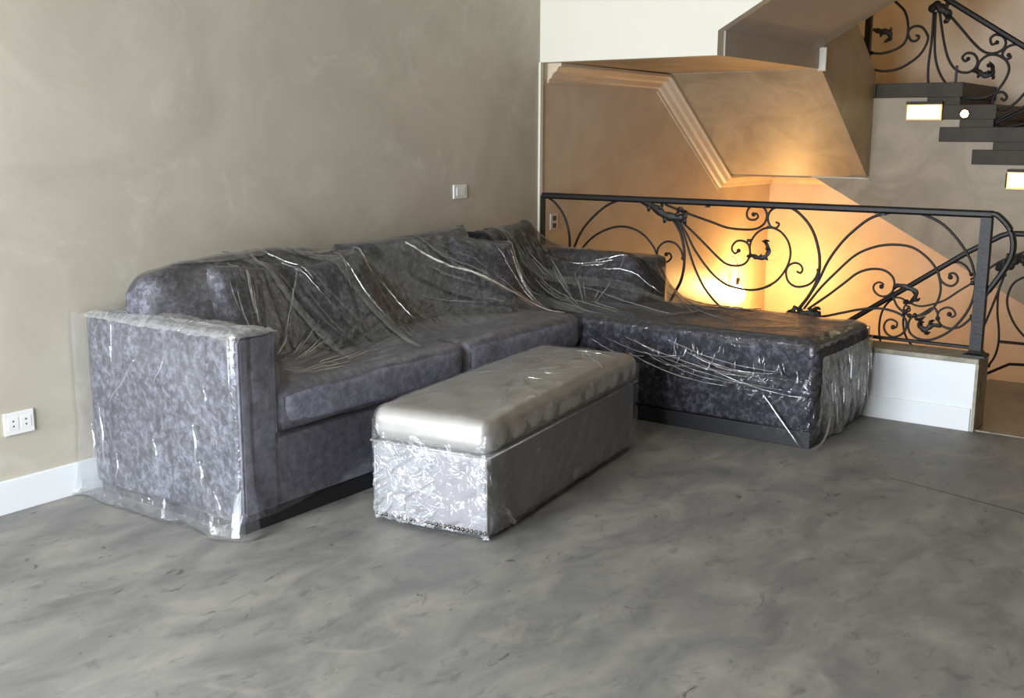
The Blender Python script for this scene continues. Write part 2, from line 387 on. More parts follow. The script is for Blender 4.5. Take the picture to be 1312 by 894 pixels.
# wrought iron scroll work: (y, z) points in metres in the plane of each railing, with bar radii
MAIN_SCROLLS = [([(3.86, 1.085), (3.838, 1.07), (3.773, 1.037), (3.715, 0.98), (3.679, 0.917), (3.657, 0.847), (3.651, 0.776), (3.654, 0.692), (3.667, 0.607), (3.687, 0.509), (3.721, 0.397)], 0.007, 0.011), ([(3.721, 0.397), (3.667, 0.607), (3.613, 0.772), (3.559, 0.876), (3.479, 0.961), (3.399, 1.023), (3.32, 1.058), (3.242, 1.071), (3.177, 1.065), (3.125, 1.05)], 0.01, 0.007), ([(3.721, 0.397), (3.653, 0.633), (3.551, 0.77), (3.476, 0.839), (3.382, 0.887), (3.296, 0.907), (3.211, 0.9), (3.132, 0.864), (3.072, 0.806), (3.043, 0.757), (3.023, 0.726), (3.0, 0.714), (2.968, 0.721), (2.948, 0.746), (2.961, 0.768), (2.982, 0.761)], 0.008, 0.007), ([(3.043, 0.757), (3.034, 0.797), (3.003, 0.827), (2.966, 0.837), (2.922, 0.826), (2.887, 0.789), (2.872, 0.746)], 0.007, 0.007), ([(2.952, 0.974), (2.9, 0.9), (2.873, 0.824), (2.864, 0.757), (2.867, 0.679), (2.883, 0.61), (2.912, 0.552), (2.977, 0.432)], 0.009, 0.011), ([(2.934, 0.975), (2.882, 0.901), (2.841, 0.803), (2.801, 0.706), (2.748, 0.61), (2.698, 0.548), (2.642, 0.497), (2.562, 0.45), (2.432, 0.397)], 0.008, 0.008), ([(2.921, 0.976), (2.857, 0.891), (2.805, 0.806), (2.741, 0.727), (2.679, 0.666), (2.618, 0.626), (2.57, 0.608), (2.499, 0.598), (2.442, 0.597), (2.385, 0.61), (2.33, 0.634), (2.365, 0.618), (2.305, 0.655), (2.26, 0.71), (2.233, 0.77), (2.228, 0.827), (2.246, 0.883), (2.284, 0.926), (2.327, 0.947), (2.37, 0.953), (2.336, 0.951), (2.385, 0.943), (2.429, 0.914), (2.457, 0.87), (2.464, 0.827), (2.457, 0.79)], 0.008, 0.007), ([(2.909, 0.971), (2.808, 0.894), (2.721, 0.822), (2.647, 0.761), (2.599, 0.732), (2.546, 0.725), (2.494, 0.739), (2.467, 0.773), (2.462, 0.811), (2.473, 0.848), (2.5, 0.866), (2.541, 0.865), (2.568, 0.837), (2.569, 0.81), (2.549, 0.795), (2.53, 0.812)], 0.008, 0.007), ([(2.999, 1.05), (2.874, 1.011), (2.776, 0.983), (2.691, 0.96), (2.608, 0.937), (2.515, 0.931), (2.436, 0.938), (2.392, 0.964), (2.374, 1.001), (2.379, 1.038), (2.408, 1.065), (2.448, 1.071), (2.481, 1.049), (2.491, 1.017), (2.478, 0.991), (2.444, 0.988), (2.424, 1.004), (2.434, 1.022), (2.451, 1.017)], 0.008, 0.007), ([(2.32, 0.981), (2.301, 0.971), (2.316, 0.95), (2.347, 0.956), (2.366, 0.991), (2.362, 1.028), (2.336, 1.055), (2.298, 1.066), (2.315, 1.067), (2.256, 1.066), (2.195, 1.038), (2.133, 0.979), (2.095, 0.914), (2.07, 0.837), (2.062, 0.782), (2.063, 0.725), (2.08, 0.656), (2.117, 0.584), (2.166, 0.516)], 0.007, 0.011), ([(2.187, 0.721), (2.165, 0.714), (2.155, 0.735), (2.17, 0.759), (2.203, 0.766), (2.236, 0.746), (2.247, 0.711), (2.234, 0.666), (2.197, 0.64), (2.155, 0.64), (2.109, 0.659), (2.079, 0.696), (2.066, 0.736)], 0.007, 0.008), ([(2.16, 0.517), (2.074, 0.656), (2.018, 0.785), (1.956, 0.883), (1.894, 0.953), (1.811, 1.023), (1.727, 1.055), (1.622, 1.071), (1.539, 1.056), (1.454, 1.019), (1.39, 0.965), (1.335, 0.9), (1.295, 0.835), (1.276, 0.774), (1.267, 0.702), (1.279, 0.627), (1.308, 0.561), (1.353, 0.498), (1.401, 0.455), (1.46, 0.425), (1.518, 0.423), (1.558, 0.443), (1.576, 0.48), (1.57, 0.519), (1.547, 0.543)], 0.009, 0.007), ([(2.136, 0.519), (2.055, 0.635), (1.97, 0.732), (1.875, 0.828), (1.779, 0.878), (1.684, 0.897), (1.588, 0.89), (1.513, 0.847), (1.462, 0.792), (1.438, 0.735), (1.43, 0.677), (1.442, 0.621), (1.476, 0.568), (1.526, 0.542), (1.574, 0.539)], 0.008, 0.007), ([(1.45, 0.782), (1.437, 0.741), (1.413, 0.716), (1.38, 0.708), (1.356, 0.726), (1.353, 0.753), (1.37, 0.772), (1.393, 0.768), (1.388, 0.752)], 0.007, 0.007), ([(2.113, 0.521), (2.007, 0.605), (1.921, 0.68), (1.858, 0.735), (1.793, 0.762), (1.728, 0.764), (1.684, 0.743), (1.662, 0.707), (1.667, 0.657), (1.697, 0.629), (1.735, 0.629), (1.764, 0.654), (1.764, 0.682), (1.74, 0.698), (1.717, 0.689), (1.726, 0.676)], 0.008, 0.006), ([(2.082, 0.495), (2.029, 0.489), (1.933, 0.516), (1.834, 0.545), (1.736, 0.561), (1.66, 0.554), (1.605, 0.532), (1.586, 0.501), (1.589, 0.462), (1.614, 0.432), (1.65, 0.419), (1.684, 0.435), (1.699, 0.467), (1.688, 0.499), (1.662, 0.509), (1.634, 0.496), (1.636, 0.471), (1.652, 0.47)], 0.008, 0.006), ([(1.435, 0.543), (1.428, 0.576), (1.397, 0.597), (1.366, 0.593), (1.349, 0.568), (1.365, 0.552), (1.379, 0.565)], 0.006, 0.006), ([(1.435, 0.543), (1.415, 0.507), (1.373, 0.493), (1.324, 0.506), (1.291, 0.536), (1.269, 0.565)], 0.007, 0.007), ([(1.663, 0.63), (1.64, 0.583), (1.601, 0.552), (1.563, 0.536), (1.522, 0.546), (1.462, 0.589), (1.439, 0.572), (1.433, 0.538)], 0.007, 0.007), ([(1.659, 0.625), (1.622, 0.625), (1.578, 0.605), (1.525, 0.592), (1.464, 0.608), (1.405, 0.635), (1.338, 0.689), (1.28, 0.732)], 0.006, 0.006), ([(1.61, 0.531), (1.6, 0.587), (1.576, 0.578), (1.575, 0.562), (1.594, 0.557)], 0.006, 0.006)]
MAIN_LEAVES = [([(3.157, 1.068), (3.099, 1.051), (3.035, 1.021), (2.984, 0.99), (2.922, 0.981), (2.873, 0.984), (2.867, 1.009), (2.898, 1.015)], 0.05), ([(2.474, 0.784), (2.434, 0.792), (2.4, 0.783), (2.361, 0.791), (2.346, 0.824), (2.37, 0.865), (2.399, 0.874)], 0.026), ([(2.179, 0.532), (2.189, 0.497), (2.158, 0.49), (2.106, 0.502), (2.058, 0.486), (2.071, 0.514), (2.119, 0.521)], 0.04), ([(1.662, 0.668), (1.637, 0.692), (1.584, 0.686), (1.546, 0.668), (1.549, 0.635), (1.578, 0.605), (1.595, 0.62)], 0.028), ([(1.41, 0.503), (1.451, 0.504), (1.48, 0.479), (1.509, 0.492), (1.515, 0.524), (1.495, 0.54)], 0.03)]
INNER_SCROLLS = [([(1.4, 0.684), (1.438, 0.581), (1.488, 0.469), (1.538, 0.349)], 0.008, 0.008), ([(1.371, 0.687), (1.402, 0.565), (1.438, 0.436), (1.489, 0.264), (1.524, 0.169)], 0.008, 0.008), ([(1.361, 0.694), (1.38, 0.655), (1.406, 0.54), (1.403, 0.414), (1.387, 0.314), (1.382, 0.225), (1.396, 0.146), (1.427, 0.084)], 0.008, 0.008), ([(1.258, 0.639), (1.297, 0.621), (1.334, 0.584), (1.354, 0.519), (1.351, 0.457), (1.322, 0.384), (1.283, 0.325), (1.226, 0.268)], 0.008, 0.008), ([(1.57, 0.596), (1.492, 0.653), (1.403, 0.722), (1.261, 0.793)], 0.008, 0.008), ([(2.075, 0.132), (2.094, 0.225), (2.091, 0.319), (2.066, 0.389), (2.023, 0.44)], 0.008, 0.008), ([(1.917, 0.403), (1.946, 0.334), (1.944, 0.267), (1.922, 0.203), (1.873, 0.142)], 0.008, 0.008), ([(1.712, 0.674), (1.653, 0.697), (1.603, 0.675), (1.569, 0.627)], 0.008, 0.008)]
INNER_LEAVES = [([(1.43, 0.695), (1.395, 0.685), (1.356, 0.706), (1.319, 0.74), (1.269, 0.756)], 0.07)]
INNER_HANDRAIL = [(2.428, 0.168), (2.289, 0.27), (1.599, 0.76), (1.416, 0.87), (1.377, 0.884), (1.269, 0.887), (0.557, 0.883)]
INNER_BARS = [[(1.38, 0.238), (1.212, 0.239), (0.492, 0.261)], [(1.509, -0.018), (1.429, 0.036), (1.311, 0.108), (1.201, 0.116), (0.481, 0.152)]]
UPPER_SCROLLS = [([(2.648, 2.445), (2.595, 2.399), (2.54, 2.34), (2.513, 2.255), (2.511, 2.17), (2.538, 2.108), (2.608, 2.068), (2.694, 2.05), (2.769, 2.056)], 0.011, 0.011), ([(2.45, 2.17), (2.427, 2.159), (2.442, 2.132), (2.482, 2.134), (2.507, 2.177), (2.5, 2.212), (2.468, 2.234), (2.418, 2.229), (2.381, 2.192), (2.362, 2.135), (2.404, 2.039), (2.485, 1.971), (2.569, 1.931), (2.671, 1.92), (2.761, 1.937)], 0.011, 0.011), ([(2.335, 2.328), (2.334, 2.134), (2.344, 1.953), (2.335, 1.825), (2.302, 1.712), (2.246, 1.612)], 0.011, 0.011), ([(2.321, 2.327), (2.313, 2.133), (2.296, 1.993), (2.252, 1.88), (2.175, 1.78), (2.088, 1.722), (1.979, 1.707), (1.887, 1.733), (1.827, 1.8), (1.789, 1.894), (1.808, 1.962), (1.87, 2.005), (1.936, 2.008), (1.986, 1.969), (2.006, 1.914)], 0.011, 0.011), ([(2.293, 2.326), (2.251, 2.13), (2.205, 1.99), (2.144, 1.912), (2.074, 1.892), (2.022, 1.915), (2.003, 1.969), (2.031, 2.018), (2.079, 2.029), (2.11, 2.0), (2.088, 1.972), (2.069, 1.988)], 0.011, 0.011), ([(2.23, 2.308), (2.126, 2.193), (2.037, 2.093), (1.965, 2.033), (1.898, 2.02), (1.841, 2.045), (1.825, 2.091), (1.848, 2.132), (1.895, 2.148), (1.929, 2.123), (1.916, 2.082), (1.884, 2.094)], 0.011, 0.011), ([(1.667, 2.044), (1.704, 2.059), (1.759, 2.075), (1.816, 2.057), (1.841, 2.011), (1.816, 1.976), (1.784, 1.989), (1.799, 2.005)], 0.011, 0.011), ([(1.826, 1.709), (1.802, 1.693), (1.787, 1.718), (1.816, 1.749), (1.855, 1.746), (1.873, 1.719), (1.883, 1.678), (1.853, 1.636), (1.799, 1.629), (1.749, 1.656), (1.701, 1.703), (1.633, 1.796)], 0.011, 0.011), ([(1.561, 1.701), (1.668, 1.648), (1.77, 1.594), (1.883, 1.526)], 0.011, 0.011), ([(1.557, 1.66), (1.666, 1.618), (1.768, 1.574), (1.882, 1.512)], 0.011, 0.011), ([(2.454, 1.743), (2.365, 1.698), (2.26, 1.612), (2.13, 1.552), (1.99, 1.512)], 0.007, 0.007), ([(2.885, 2.231), (2.835, 2.156), (2.796, 2.126)], 0.011, 0.011), ([(1.882, 1.512), (1.737, 1.512), (1.549, 1.566)], 0.011, 0.011)]
UPPER_LEAVES = [([(2.363, 2.33), (2.317, 2.368), (2.274, 2.345), (2.223, 2.301), (2.256, 2.289)], 0.07), ([(2.029, 1.908), (1.987, 1.893), (1.945, 1.871), (1.899, 1.877), (1.897, 1.925), (1.926, 1.967)], 0.045), ([(2.765, 2.225), (2.705, 2.208), (2.646, 2.198), (2.635, 2.155), (2.685, 2.128)], 0.045), ([(1.948, 1.498), (1.902, 1.512), (1.854, 1.491), (1.864, 1.456), (1.905, 1.467)], 0.06)]
UPPER_HANDRAIL = [(2.665, 2.683), (2.237, 2.404), (1.704, 2.059), (1.195, 1.729)]
UPPER_POST = [(2.8, 2.412), (2.781, 1.906)]
# ------------------------------------------------------------------ the room shell
YW = 3.94          # face of the long plaster wall
XL = 5.62          # front face of the low wall
XS = 5.78          # plane of the white bulkhead
XF = 9.5           # far wall of the stairwell
ZC = 3.3

def struct(o): o['kind'] = 'structure'; return o

fl = struct(box('floor', -1.6, XL + 0.02, -5.5, YW + 0.1, -0.25, 0.0, 'floor'))
v, f = tube_vf([(4.62, 1.307, 0), (4.58, 1.15, 0), (4.54, 1.0, 0), (4.47, 0.742, 0), (4.40, 0.45, 0)], 0.0012, 0.003, 6)
mesh_obj('floor_seam', v, f, 'dark', fl)
struct(box('wall_left', -1.6, XS, YW, YW + 0.2, -0.25, ZC + 0.2, 'wall'))
struct(box('wall_right', -1.6, XL, -5.7, -5.5, -0.25, ZC + 0.2, 'wall'))
struct(box('ceiling', -1.6, XS + 0.0, -5.5, YW, ZC, ZC + 0.2, 'wall'))
# wall behind the camera with a wide glazed opening
wb = struct(prism('wall_back', [(-5.5, 0), (1.0, 0), (1.0, 2.6), (3.7, 2.6), (3.7, 0), (YW, 0), (YW, ZC), (-5.5, ZC)], 'X', -1.6, -1.4, 'wall'))
wn = struct(thing('window_1', 'wide sliding window in the wall facing the stairs', 'window', (-1.5, 2.0, 0)))
del wn['category']; del wn['label']
for yy in (1.0, 2.32, 3.64):
    box('window_frame', -1.54, -1.48, yy, yy + 0.06, 0, 2.6, 'frame', wn)
for zz in (0.0, 2.54):
    box('window_frame', -1.54, -1.48, 1.0, 3.7, zz, zz + 0.06, 'frame', wn)
struct(box('baseboard_left', -1.4, 5.6, YW - 0.018, YW, 0.0, 0.132, 'white', bevel=0.004))
# wall between room and stairwell, off to the right
struct(box('wall_front', XL, XL + 0.2, -5.5, -0.2, -0.25, ZC + 0.2, 'wall'))

# bulkhead over the railing: its lower right edge follows the flight above
struct(prism('wall_bulkhead', [(YW, 1.883), (2.745, 1.883), (2.745, 2.016), (0.449, 3.3), (0.449, ZC + 0.2), (YW, ZC + 0.2)], 'X', XS, XS + 0.08, 'cream'))
# white corner bead at the end of the plaster wall
struct(box('trim_1', XS - 0.012, XS + 0.018, YW - 0.014, YW + 0.01, 0.0, 1.883, 'cream'))

# stairwell walls
sl = struct(box('wall_stair_left', XS, XF + 0.2, YW, YW + 0.2, -3.0, 5.2, 'beige'))
struct(box('wall_stair_far', XF, XF + 0.2, -0.4, YW, -3.0, 5.2, 'beige'))
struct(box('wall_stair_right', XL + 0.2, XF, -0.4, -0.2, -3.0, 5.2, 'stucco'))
struct(box('floor_stair_bottom', XL, XF, -0.2, YW, -3.2, -3.0, 'brown'))
struct(box('ceiling_stair', XS, XF + 0.2, -0.4, YW, 5.2, 5.4, 'cream'))
struct(box('wall_stair_upper', XS, XS + 0.08, -0.4, YW, ZC + 0.2, 5.2, 'cream'))

# low wall under the railing
lw = struct(box('wall_low', XL, XL + 0.19, 1.215, YW, -3.0, 0.342, 'white'))
box('cap', XL - 0.012, XL + 0.205, 1.2, YW, 0.342, 0.368, 'cap', lw, bevel=0.006)
box('end_face', XL - 0.004, XL + 0.2, 1.2, 1.2149, 0.0, 0.342, 'cap', lw)
bl = struct(box('baseboard_low', XL - 0.012, XL - 0.0005, 1.22, YW - 0.02, 0.0, 0.115, 'white', bevel=0.003))
# landing floor beyond the threshold
lf = struct(box('floor_landing', XL + 0.045, 6.96, -0.2, 1.199, -0.2, -0.003, 'brown'))
box('landing_extension', XL + 0.21, 6.96, 1.199, 1.42, -0.2, -0.003, 'brown', lf)
struct(box('trim_2', XL + 0.02, XL + 0.045, -0.2, 1.199, -0.2, 0.004, 'cap'))

# ------------------------------------------------------------------ staircase
st = thing('staircase', 'grey stuccoed staircase with dark stone treads winding up behind the railing', 'staircase', (7.3, 2.7, 0))
def stp(name, poly, axis, a0, a1, mat): return prism(name, poly, axis, a0, a1, mat, st)
# landing over the low wall, with the flight that rises from it towards the right
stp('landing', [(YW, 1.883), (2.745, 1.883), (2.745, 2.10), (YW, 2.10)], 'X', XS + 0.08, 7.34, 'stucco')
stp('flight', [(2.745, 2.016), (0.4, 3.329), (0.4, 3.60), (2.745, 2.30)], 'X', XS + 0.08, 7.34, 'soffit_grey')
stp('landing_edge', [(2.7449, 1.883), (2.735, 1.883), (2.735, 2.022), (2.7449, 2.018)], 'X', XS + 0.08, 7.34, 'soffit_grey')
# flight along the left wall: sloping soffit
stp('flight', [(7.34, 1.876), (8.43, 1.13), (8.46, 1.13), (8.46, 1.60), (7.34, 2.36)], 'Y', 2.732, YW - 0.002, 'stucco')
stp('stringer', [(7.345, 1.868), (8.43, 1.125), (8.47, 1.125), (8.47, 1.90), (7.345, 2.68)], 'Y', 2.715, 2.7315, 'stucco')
stp('corner_bead', [(7.33, 1.876), (7.3449, 1.868), (7.3449, 2.02), (7.33, 2.02)], 'Y', 2.69, 2.744, 'cream')
# flight along the far wall and its corner landing
RISE, RUN, Y0S, Z0S = 0.159, 0.24, 2.075, 1.825
prof = [(YW, 1.115), (3.133, 1.115), (-0.19, -0.684), (-0.19, 0.0)]
k = 10
pts = []
for k in range(9, -1, -1):
    yk = Y0S - RUN * k
    pts += [(yk + 0.02, Z0S - RISE * (k + 1) - 0.10 + (0 if k < 9 else 0)), (yk + 0.02, Z0S - RISE * k - 0.10)]
prof = [(YW, 1.115), (3.133, 1.115), (-0.19, -0.684)] + [(-0.19, pts[0][1])] + pts + [(YW, Z0S - 0.10)]
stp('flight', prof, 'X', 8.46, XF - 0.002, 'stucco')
stp('landing_strip', [(3.16, 1.118), (2.71, 1.118), (2.71, 1.136), (3.16, 1.136)], 'X', 8.44, 8.4599, 'cream')
tread = None
for k in range(0, 10):
    yk = Y0S - RUN * k; zt = Z0S - RISE * k
    if tread is None:
        tread = box('tread', 8.44, XF, 0.0, 0.62, -0.105, 0.0, 'stone', None, bevel=0.004)
        o = tread
    else:
        o = tread.copy(); COL.objects.link(o)
    o.parent = st; o.location = Vector((0, yk, zt)) - Vector((7.3, 2.7, 0))
    if k: o.location.x -= 0.0015 * k
riser = None
for k in range(0, 9):
    if riser is None:
        riser = box('riser', 8.446, XF - 0.01, 0.015, 0.245, -RISE, -0.106, 'stone', None); o = riser
    else:
        o = riser.copy(); COL.objects.link(o)
    o.parent = st; o.location = Vector((0, Y0S - RUN * k, Z0S - RISE * k)) - Vector((7.3, 2.7, 0))
box('landing_top', 8.44, XF, 2.70, YW, Z0S - 0.105, Z0S, 'stone', st, bevel=0.004)
# flight going down under the railing
step = None
for k in range(9):
    if step is None:
        step = box('step', XL + 0.215, 6.95, 0, 0.30, -0.04, 0, 'brown', None); o = step
    else:
        o = step.copy(); COL.objects.link(o)
    o.parent = st; o.location = Vector((0, 1.421 + 0.27 * k, -0.165 * (k + 1))) - Vector((7.3, 2.7, 0))
stp('flight', [(1.43, -0.22), (3.9, -1.73), (3.9, -1.95), (1.43, -0.44)], 'X', XL + 0.215, 6.94, 'stucco')

# cornice under the soffits of the stairwell wall
def sweep(name, path, nrm, mat, parent, size=1.0):
    """crown profile swept along path; nrm = direction away from the wall; profile offsets (out, down)"""
    prof = [(0, 0), (0.105, 0), (0.105, -0.018), (0.085, -0.024), (0.066, -0.05), (0.045, -0.062), (0.03, -0.09), (0.012, -0.1), (0.012, -0.12), (0, -0.12)]
    v = []; f = []; n = len(prof); P = [Vector(p) for p in path]
    for i, p in enumerate(P):
        a = (P[i] - P[i - 1]).normalized() if i > 0 else (P[1] - P[0]).normalized()
        b = (P[i + 1] - P[i]).normalized() if i < len(P) - 1 else a
        na = Vector(nrm); da = na.cross(a); db = na.cross(b)
        if da.z < 0: da = -da
        if db.z < 0: db = -db
        mdir = (da + db).normalized(); mdir = mdir / max(0.4, mdir.dot(da))
        for o_, d_ in prof: v.append(p + na * o_ * size + mdir * d_ * size)
    for i in range(len(P) - 1):
        for k in range(n): f.append((i * n + k, i * n + (k + 1) % n, (i + 1) * n + (k + 1) % n, (i + 1) * n + k))
    f.append(tuple(range(n))); f.append(tuple((len(P) - 1) * n + k for k in range(n)))
    return mesh_obj(name, v, f, mat, parent)
struct(sweep('trim_3', [(XS + 0.081, YW - 0.001, 1.882), (7.33, YW - 0.001, 1.874), (8.44, YW - 0.001, 1.115), (XF - 0.001, YW - 0.001, 1.114)], (0, -1, 0), 'beige', None))
struct(sweep('trim_4', [(XF - 0.001, YW, 1.114), (XF - 0.001, 3.13, 1.114)], (-1, 0, 0), 'beige', None))

# ------------------------------------------------------------------ railings
def leaf_mesh(path, width, x, seed=0, depth=0.02):
    """curling acanthus leaf: a ribbed strip with lobed edges along a path in the railing plane"""
    P = catmull([(x, p[0], p[1]) for p in path], 7); n = len(P); v = []; f = []
    for i, p in enumerate(P):
        t = (P[min(i + 1, n - 1)] - P[max(i - 1, 0)]).normalized()
        s = Vector((1, 0, 0)).cross(t).normalized()
        u = i / (n - 1)
        w = width * 0.5 * (math.sin(math.pi * min(1, 0.12 + u * 0.88)) ** 0.6) * (0.72 + 0.34 * abs(math.sin(u * math.pi * 5 + seed)))
        dx = depth * math.sin(u * math.pi * 1.3)
        for q in (-1, -0.5, 0, 0.5, 1):
            prof = -0.012 * (1 - q * q) + 0.012 * abs(math.sin(q * math.pi)) - dx
            v.append(p + s * w * q + Vector((prof, 0, 0)))
        for q in (1, 0, -1):
            v.append(p + s * w * q * 0.92 + Vector((0.010 - dx, 0, 0)))
    m = 8
    for i in range(n - 1):
        for k in range(m):
            f.append((i * m + k, i * m + (k + 1) % m, (i + 1) * m + (k + 1) % m, (i + 1) * m + k))
    f.append(tuple(range(m))); f.append(tuple((n - 1) * m + k for k in range(m)))
    return v, f

def scrolls(root, data, x, knob=0.013):
    for pts, r0, r1 in data:
        P = catmull([(x, p[0], p[1]) for p in pts], 6)
        tube('scroll', P, r0 * 0.85, r1 * 0.85, 'iron', root, 8, knob=knob)
def leaves(root, data, x):
    for i, (pts, w) in enumerate(data):
        v, f = leaf_mesh(pts, w, x - 0.012, i)
        main = mesh_obj('acanthus_leaf', v, f, 'leaf_iron', root, smooth=True)
        # leaflets curling off both sides of the main one
        for m in range(1, len(pts) - 1):
            a = Vector(pts[m]); d = (Vector(pts[m]) - Vector(pts[m - 1])).normalized(); nrm = Vector((-d.y, d.x)) * (1 if m % 2 else -1)
            side = [a, a + nrm * w * 0.38 + d * w * 0.28, a + nrm * w * 0.66 + d * w * 0.22, a + nrm * w * 0.70 - d * w * 0.08]
            v, f = leaf_mesh([tuple(q) for q in side], w * 0.62, x - 0.016, i + m)
            mesh_obj('leaflet', v, f, 'leaf_iron', main, smooth=True)

XR = 5.70
rl = thing('stair_railing', 'black wrought iron railing with scrolls and leaves standing on the low white wall', 'railing', (XR, 2.5, 0.368))
scrolls(rl, MAIN_SCROLLS, XR)
leaves(rl, MAIN_LEAVES, XR)
def flatbar(name, pts, hw, hh, root, mat='iron'):
    """rectangular bar along points in a plane of constant x: hw half width along x, hh half height"""
    P = [Vector(p) for p in pts]; v = []; f = []; n = len(P)
    for i, p in enumerate(P):
        t = (P[min(i + 1, n - 1)] - P[max(i - 1, 0)]).normalized()
        s = Vector((1, 0, 0)).cross(t).normalized()
        for a, b in ((-0.6, -1), (0.6, -1), (1, -0.4), (1, 0.5), (0.7, 1), (-0.7, 1), (-1, 0.5), (-1, -0.4)):
            if s.z < 0 and abs(t.z) < 0.9: b = -b
            v.append(p + Vector((a * hw, 0, 0)) + s * b * hh)
    for i in range(n - 1):
        for k in range(8): f.append((i * 8 + k, i * 8 + (k + 1) % 8, (i + 1) * 8 + (k + 1) % 8, (i + 1) * 8 + k))
    f.append(tuple(range(8))); f.append(tuple((n - 1) * 8 + k for k in range(8)))
    return mesh_obj(name, v, f, mat, root)
ZR = 1.072
flatbar('top_rail', [(XR, YW - 0.09, ZR), (XR, 1.215, ZR)] , 0.024, 0.018, rl)
# volute where the handrail turns down past the post
flatbar('handrail_end', [tuple(q) for q in catmull([(XR + 0.0, 1.225, ZR), (XR, 1.19, ZR - 0.004), (XR + 0.005, 1.13, ZR - 0.07), (XR + 0.01, 1.11, ZR - 0.16), (XR + 0.015, 1.135, ZR - 0.25), (XR + 0.02, 1.21, ZR - 0.38)], 6)], 0.02, 0.013, rl)
flatbar('bottom_rail', [(XR, YW - 0.1, 0.412), (XR, 1.26, 0.408)], 0.012, 0.008, rl)
pv, pf = [], []
for z, r in ((0.368, 0.055), (0.378, 0.052), (0.386, 0.036), (0.40, 0.028), (ZR - 0.015, 0.025)):
    for a, b in ((-1, -1), (1, -1), (1, 1), (-1, 1)): pv.append((XR + a * r, 1.238 + b * r, z))
for i in range(4):
    for k in range(4): pf.append((i * 4 + k, i * 4 + (k + 1) % 4, (i + 1) * 4 + (k + 1) % 4, (i + 1) * 4 + k))
pf += [(3, 2, 1, 0), (16, 17, 18, 19)]
mesh_obj('post', pv, pf, 'iron', rl)
box('end_post', XR - 0.012, XR + 0.012, YW - 0.098, YW - 0.074, 0.368, ZR, 'iron', rl)
for yy, zz in ((2.73, ZR - 0.02), (2.47, ZR - 0.2), (1.74, ZR - 0.02)):
    box('collar', XR - 0.012, XR + 0.012, yy - 0.01, yy + 0.01, zz - 0.008, zz + 0.008, 'iron', rl)

XI = 6.93
il = thing('inner_railing', 'black handrail and scrolls sloping down the stair well side behind the post', 'railing', (XI, 1.4, 0))
scrolls(il, INNER_SCROLLS, XI); leaves(il, INNER_LEAVES, XI)
hr = [(XI, *p) for p in INNER_HANDRAIL]
hr[-1] = (XI, 0.18, hr[-1][2]); d0 = Vector(hr[1]) - Vector(hr[2]); hr[0] = tuple(Vector(hr[2]) + d0 * 2.2)
flatbar('handrail', hr, 0.022, 0.016, il)
for b in INNER_BARS: flatbar('bottom_bar', [(XI, *p) for p in b[:-1]] + [(XI, 0.195, b[-1][1])], 0.01, 0.008, il)
# newel at the turn of the inner railing, reaching the landing edge
box('newel', XI - 0.014, XI + 0.014, 0.18, 0.21, 0.0, 0.86, 'iron', il)
box('newel', XI - 0.014, XI + 0.014, 2.72, 2.75, -0.9, 0.03, 'iron', il)

XU = 8.50
ul = thing('upper_railing', 'black scrolled railing climbing the dark stone steps of the upper flight', 'railing', (XU, 2.0, 1.0))
scrolls(ul, UPPER_SCROLLS, XU, 0.016); leaves(ul, UPPER_LEAVES, XU)
flatbar('handrail', [(XU, *p) for p in UPPER_HANDRAIL], 0.024, 0.02, ul)
box('post', XU - 0.022, XU + 0.022, UPPER_POST[0][0] - 0.02, UPPER_POST[0][0] + 0.024, Z0S, 2.62, 'iron', ul)
ye, ze = UPPER_HANDRAIL[-1]
box('post', XU - 0.022, XU + 0.022, ye - 0.02, ye + 0.02, ze - 0.9, ze + 0.01, 'iron', ul)
for k in (0, 3, 6):
    box('baluster', XU - 0.008, XU + 0.008, Y0S - RUN * k + 0.06, Y0S - RUN * k + 0.076, Z0S - RISE * k, Z0S - RISE * k + 0.12, 'iron', ul)

# ------------------------------------------------------------------ lamps of the stairwell, one added as fill
bc = Vector((8.736, 3.87, 0.107))
bt = thing('hanging_bulb', 'bare glowing bulb hanging on a short wire against the stairwell wall', 'light bulb', tuple(bc))
def lathe(name, prof, c, mat, parent, n=14, axis='Z'):
    v = []; f = []
    for r, z in prof:
        for k in range(n):
            w = 2 * math.pi * k / n
            p = (r * math.cos(w), r * math.sin(w), z) if axis == 'Z' else (-z, r * math.cos(w), r * math.sin(w))
            v.append(Vector(p) + Vector(c))
    for i in range(len(prof) - 1):
        for k in range(n): f.append((i * n + k, i * n + (k + 1) % n, (i + 1) * n + (k + 1) % n, (i + 1) * n + k))
    f.append(tuple(range(n))); f.append(tuple((len(prof) - 1) * n + k for k in range(n)))
    return mesh_obj(name, v, f, mat, parent, smooth=True)
lathe('globe', [(0.004, -0.085), (0.03, -0.078), (0.055, -0.055), (0.068, -0.02), (0.066, 0.01), (0.05, 0.042), (0.028, 0.062), (0.018, 0.07)], bc, 'bulb', bt)
lathe('socket', [(0.018, 0.07), (0.02, 0.075), (0.02, 0.12), (0.012, 0.13), (0.004, 0.134)], bc, 'dark', bt)
tube('wire', catmull([tuple(bc + Vector((0, 0, 0.13))), tuple(bc + Vector((0.006, 0.01, 0.22))), tuple(bc + Vector((0.0, 0.04, 0.30))), tuple(bc + Vector((0, 0.069, 0.31)))], 5), 0.003, 0.003, 'dark', bt, 6)
ld = bpy.data.lights.new('bulb_light', 'POINT'); ld.energy = 44; ld.color = (1.0, 0.53, 0.17); ld.shadow_soft_size = 0.06
lo = bpy.data.objects.new('bulb_light', ld); COL.objects.link(lo); lo.location = bc + Vector((0.05, -0.17, 0.03))

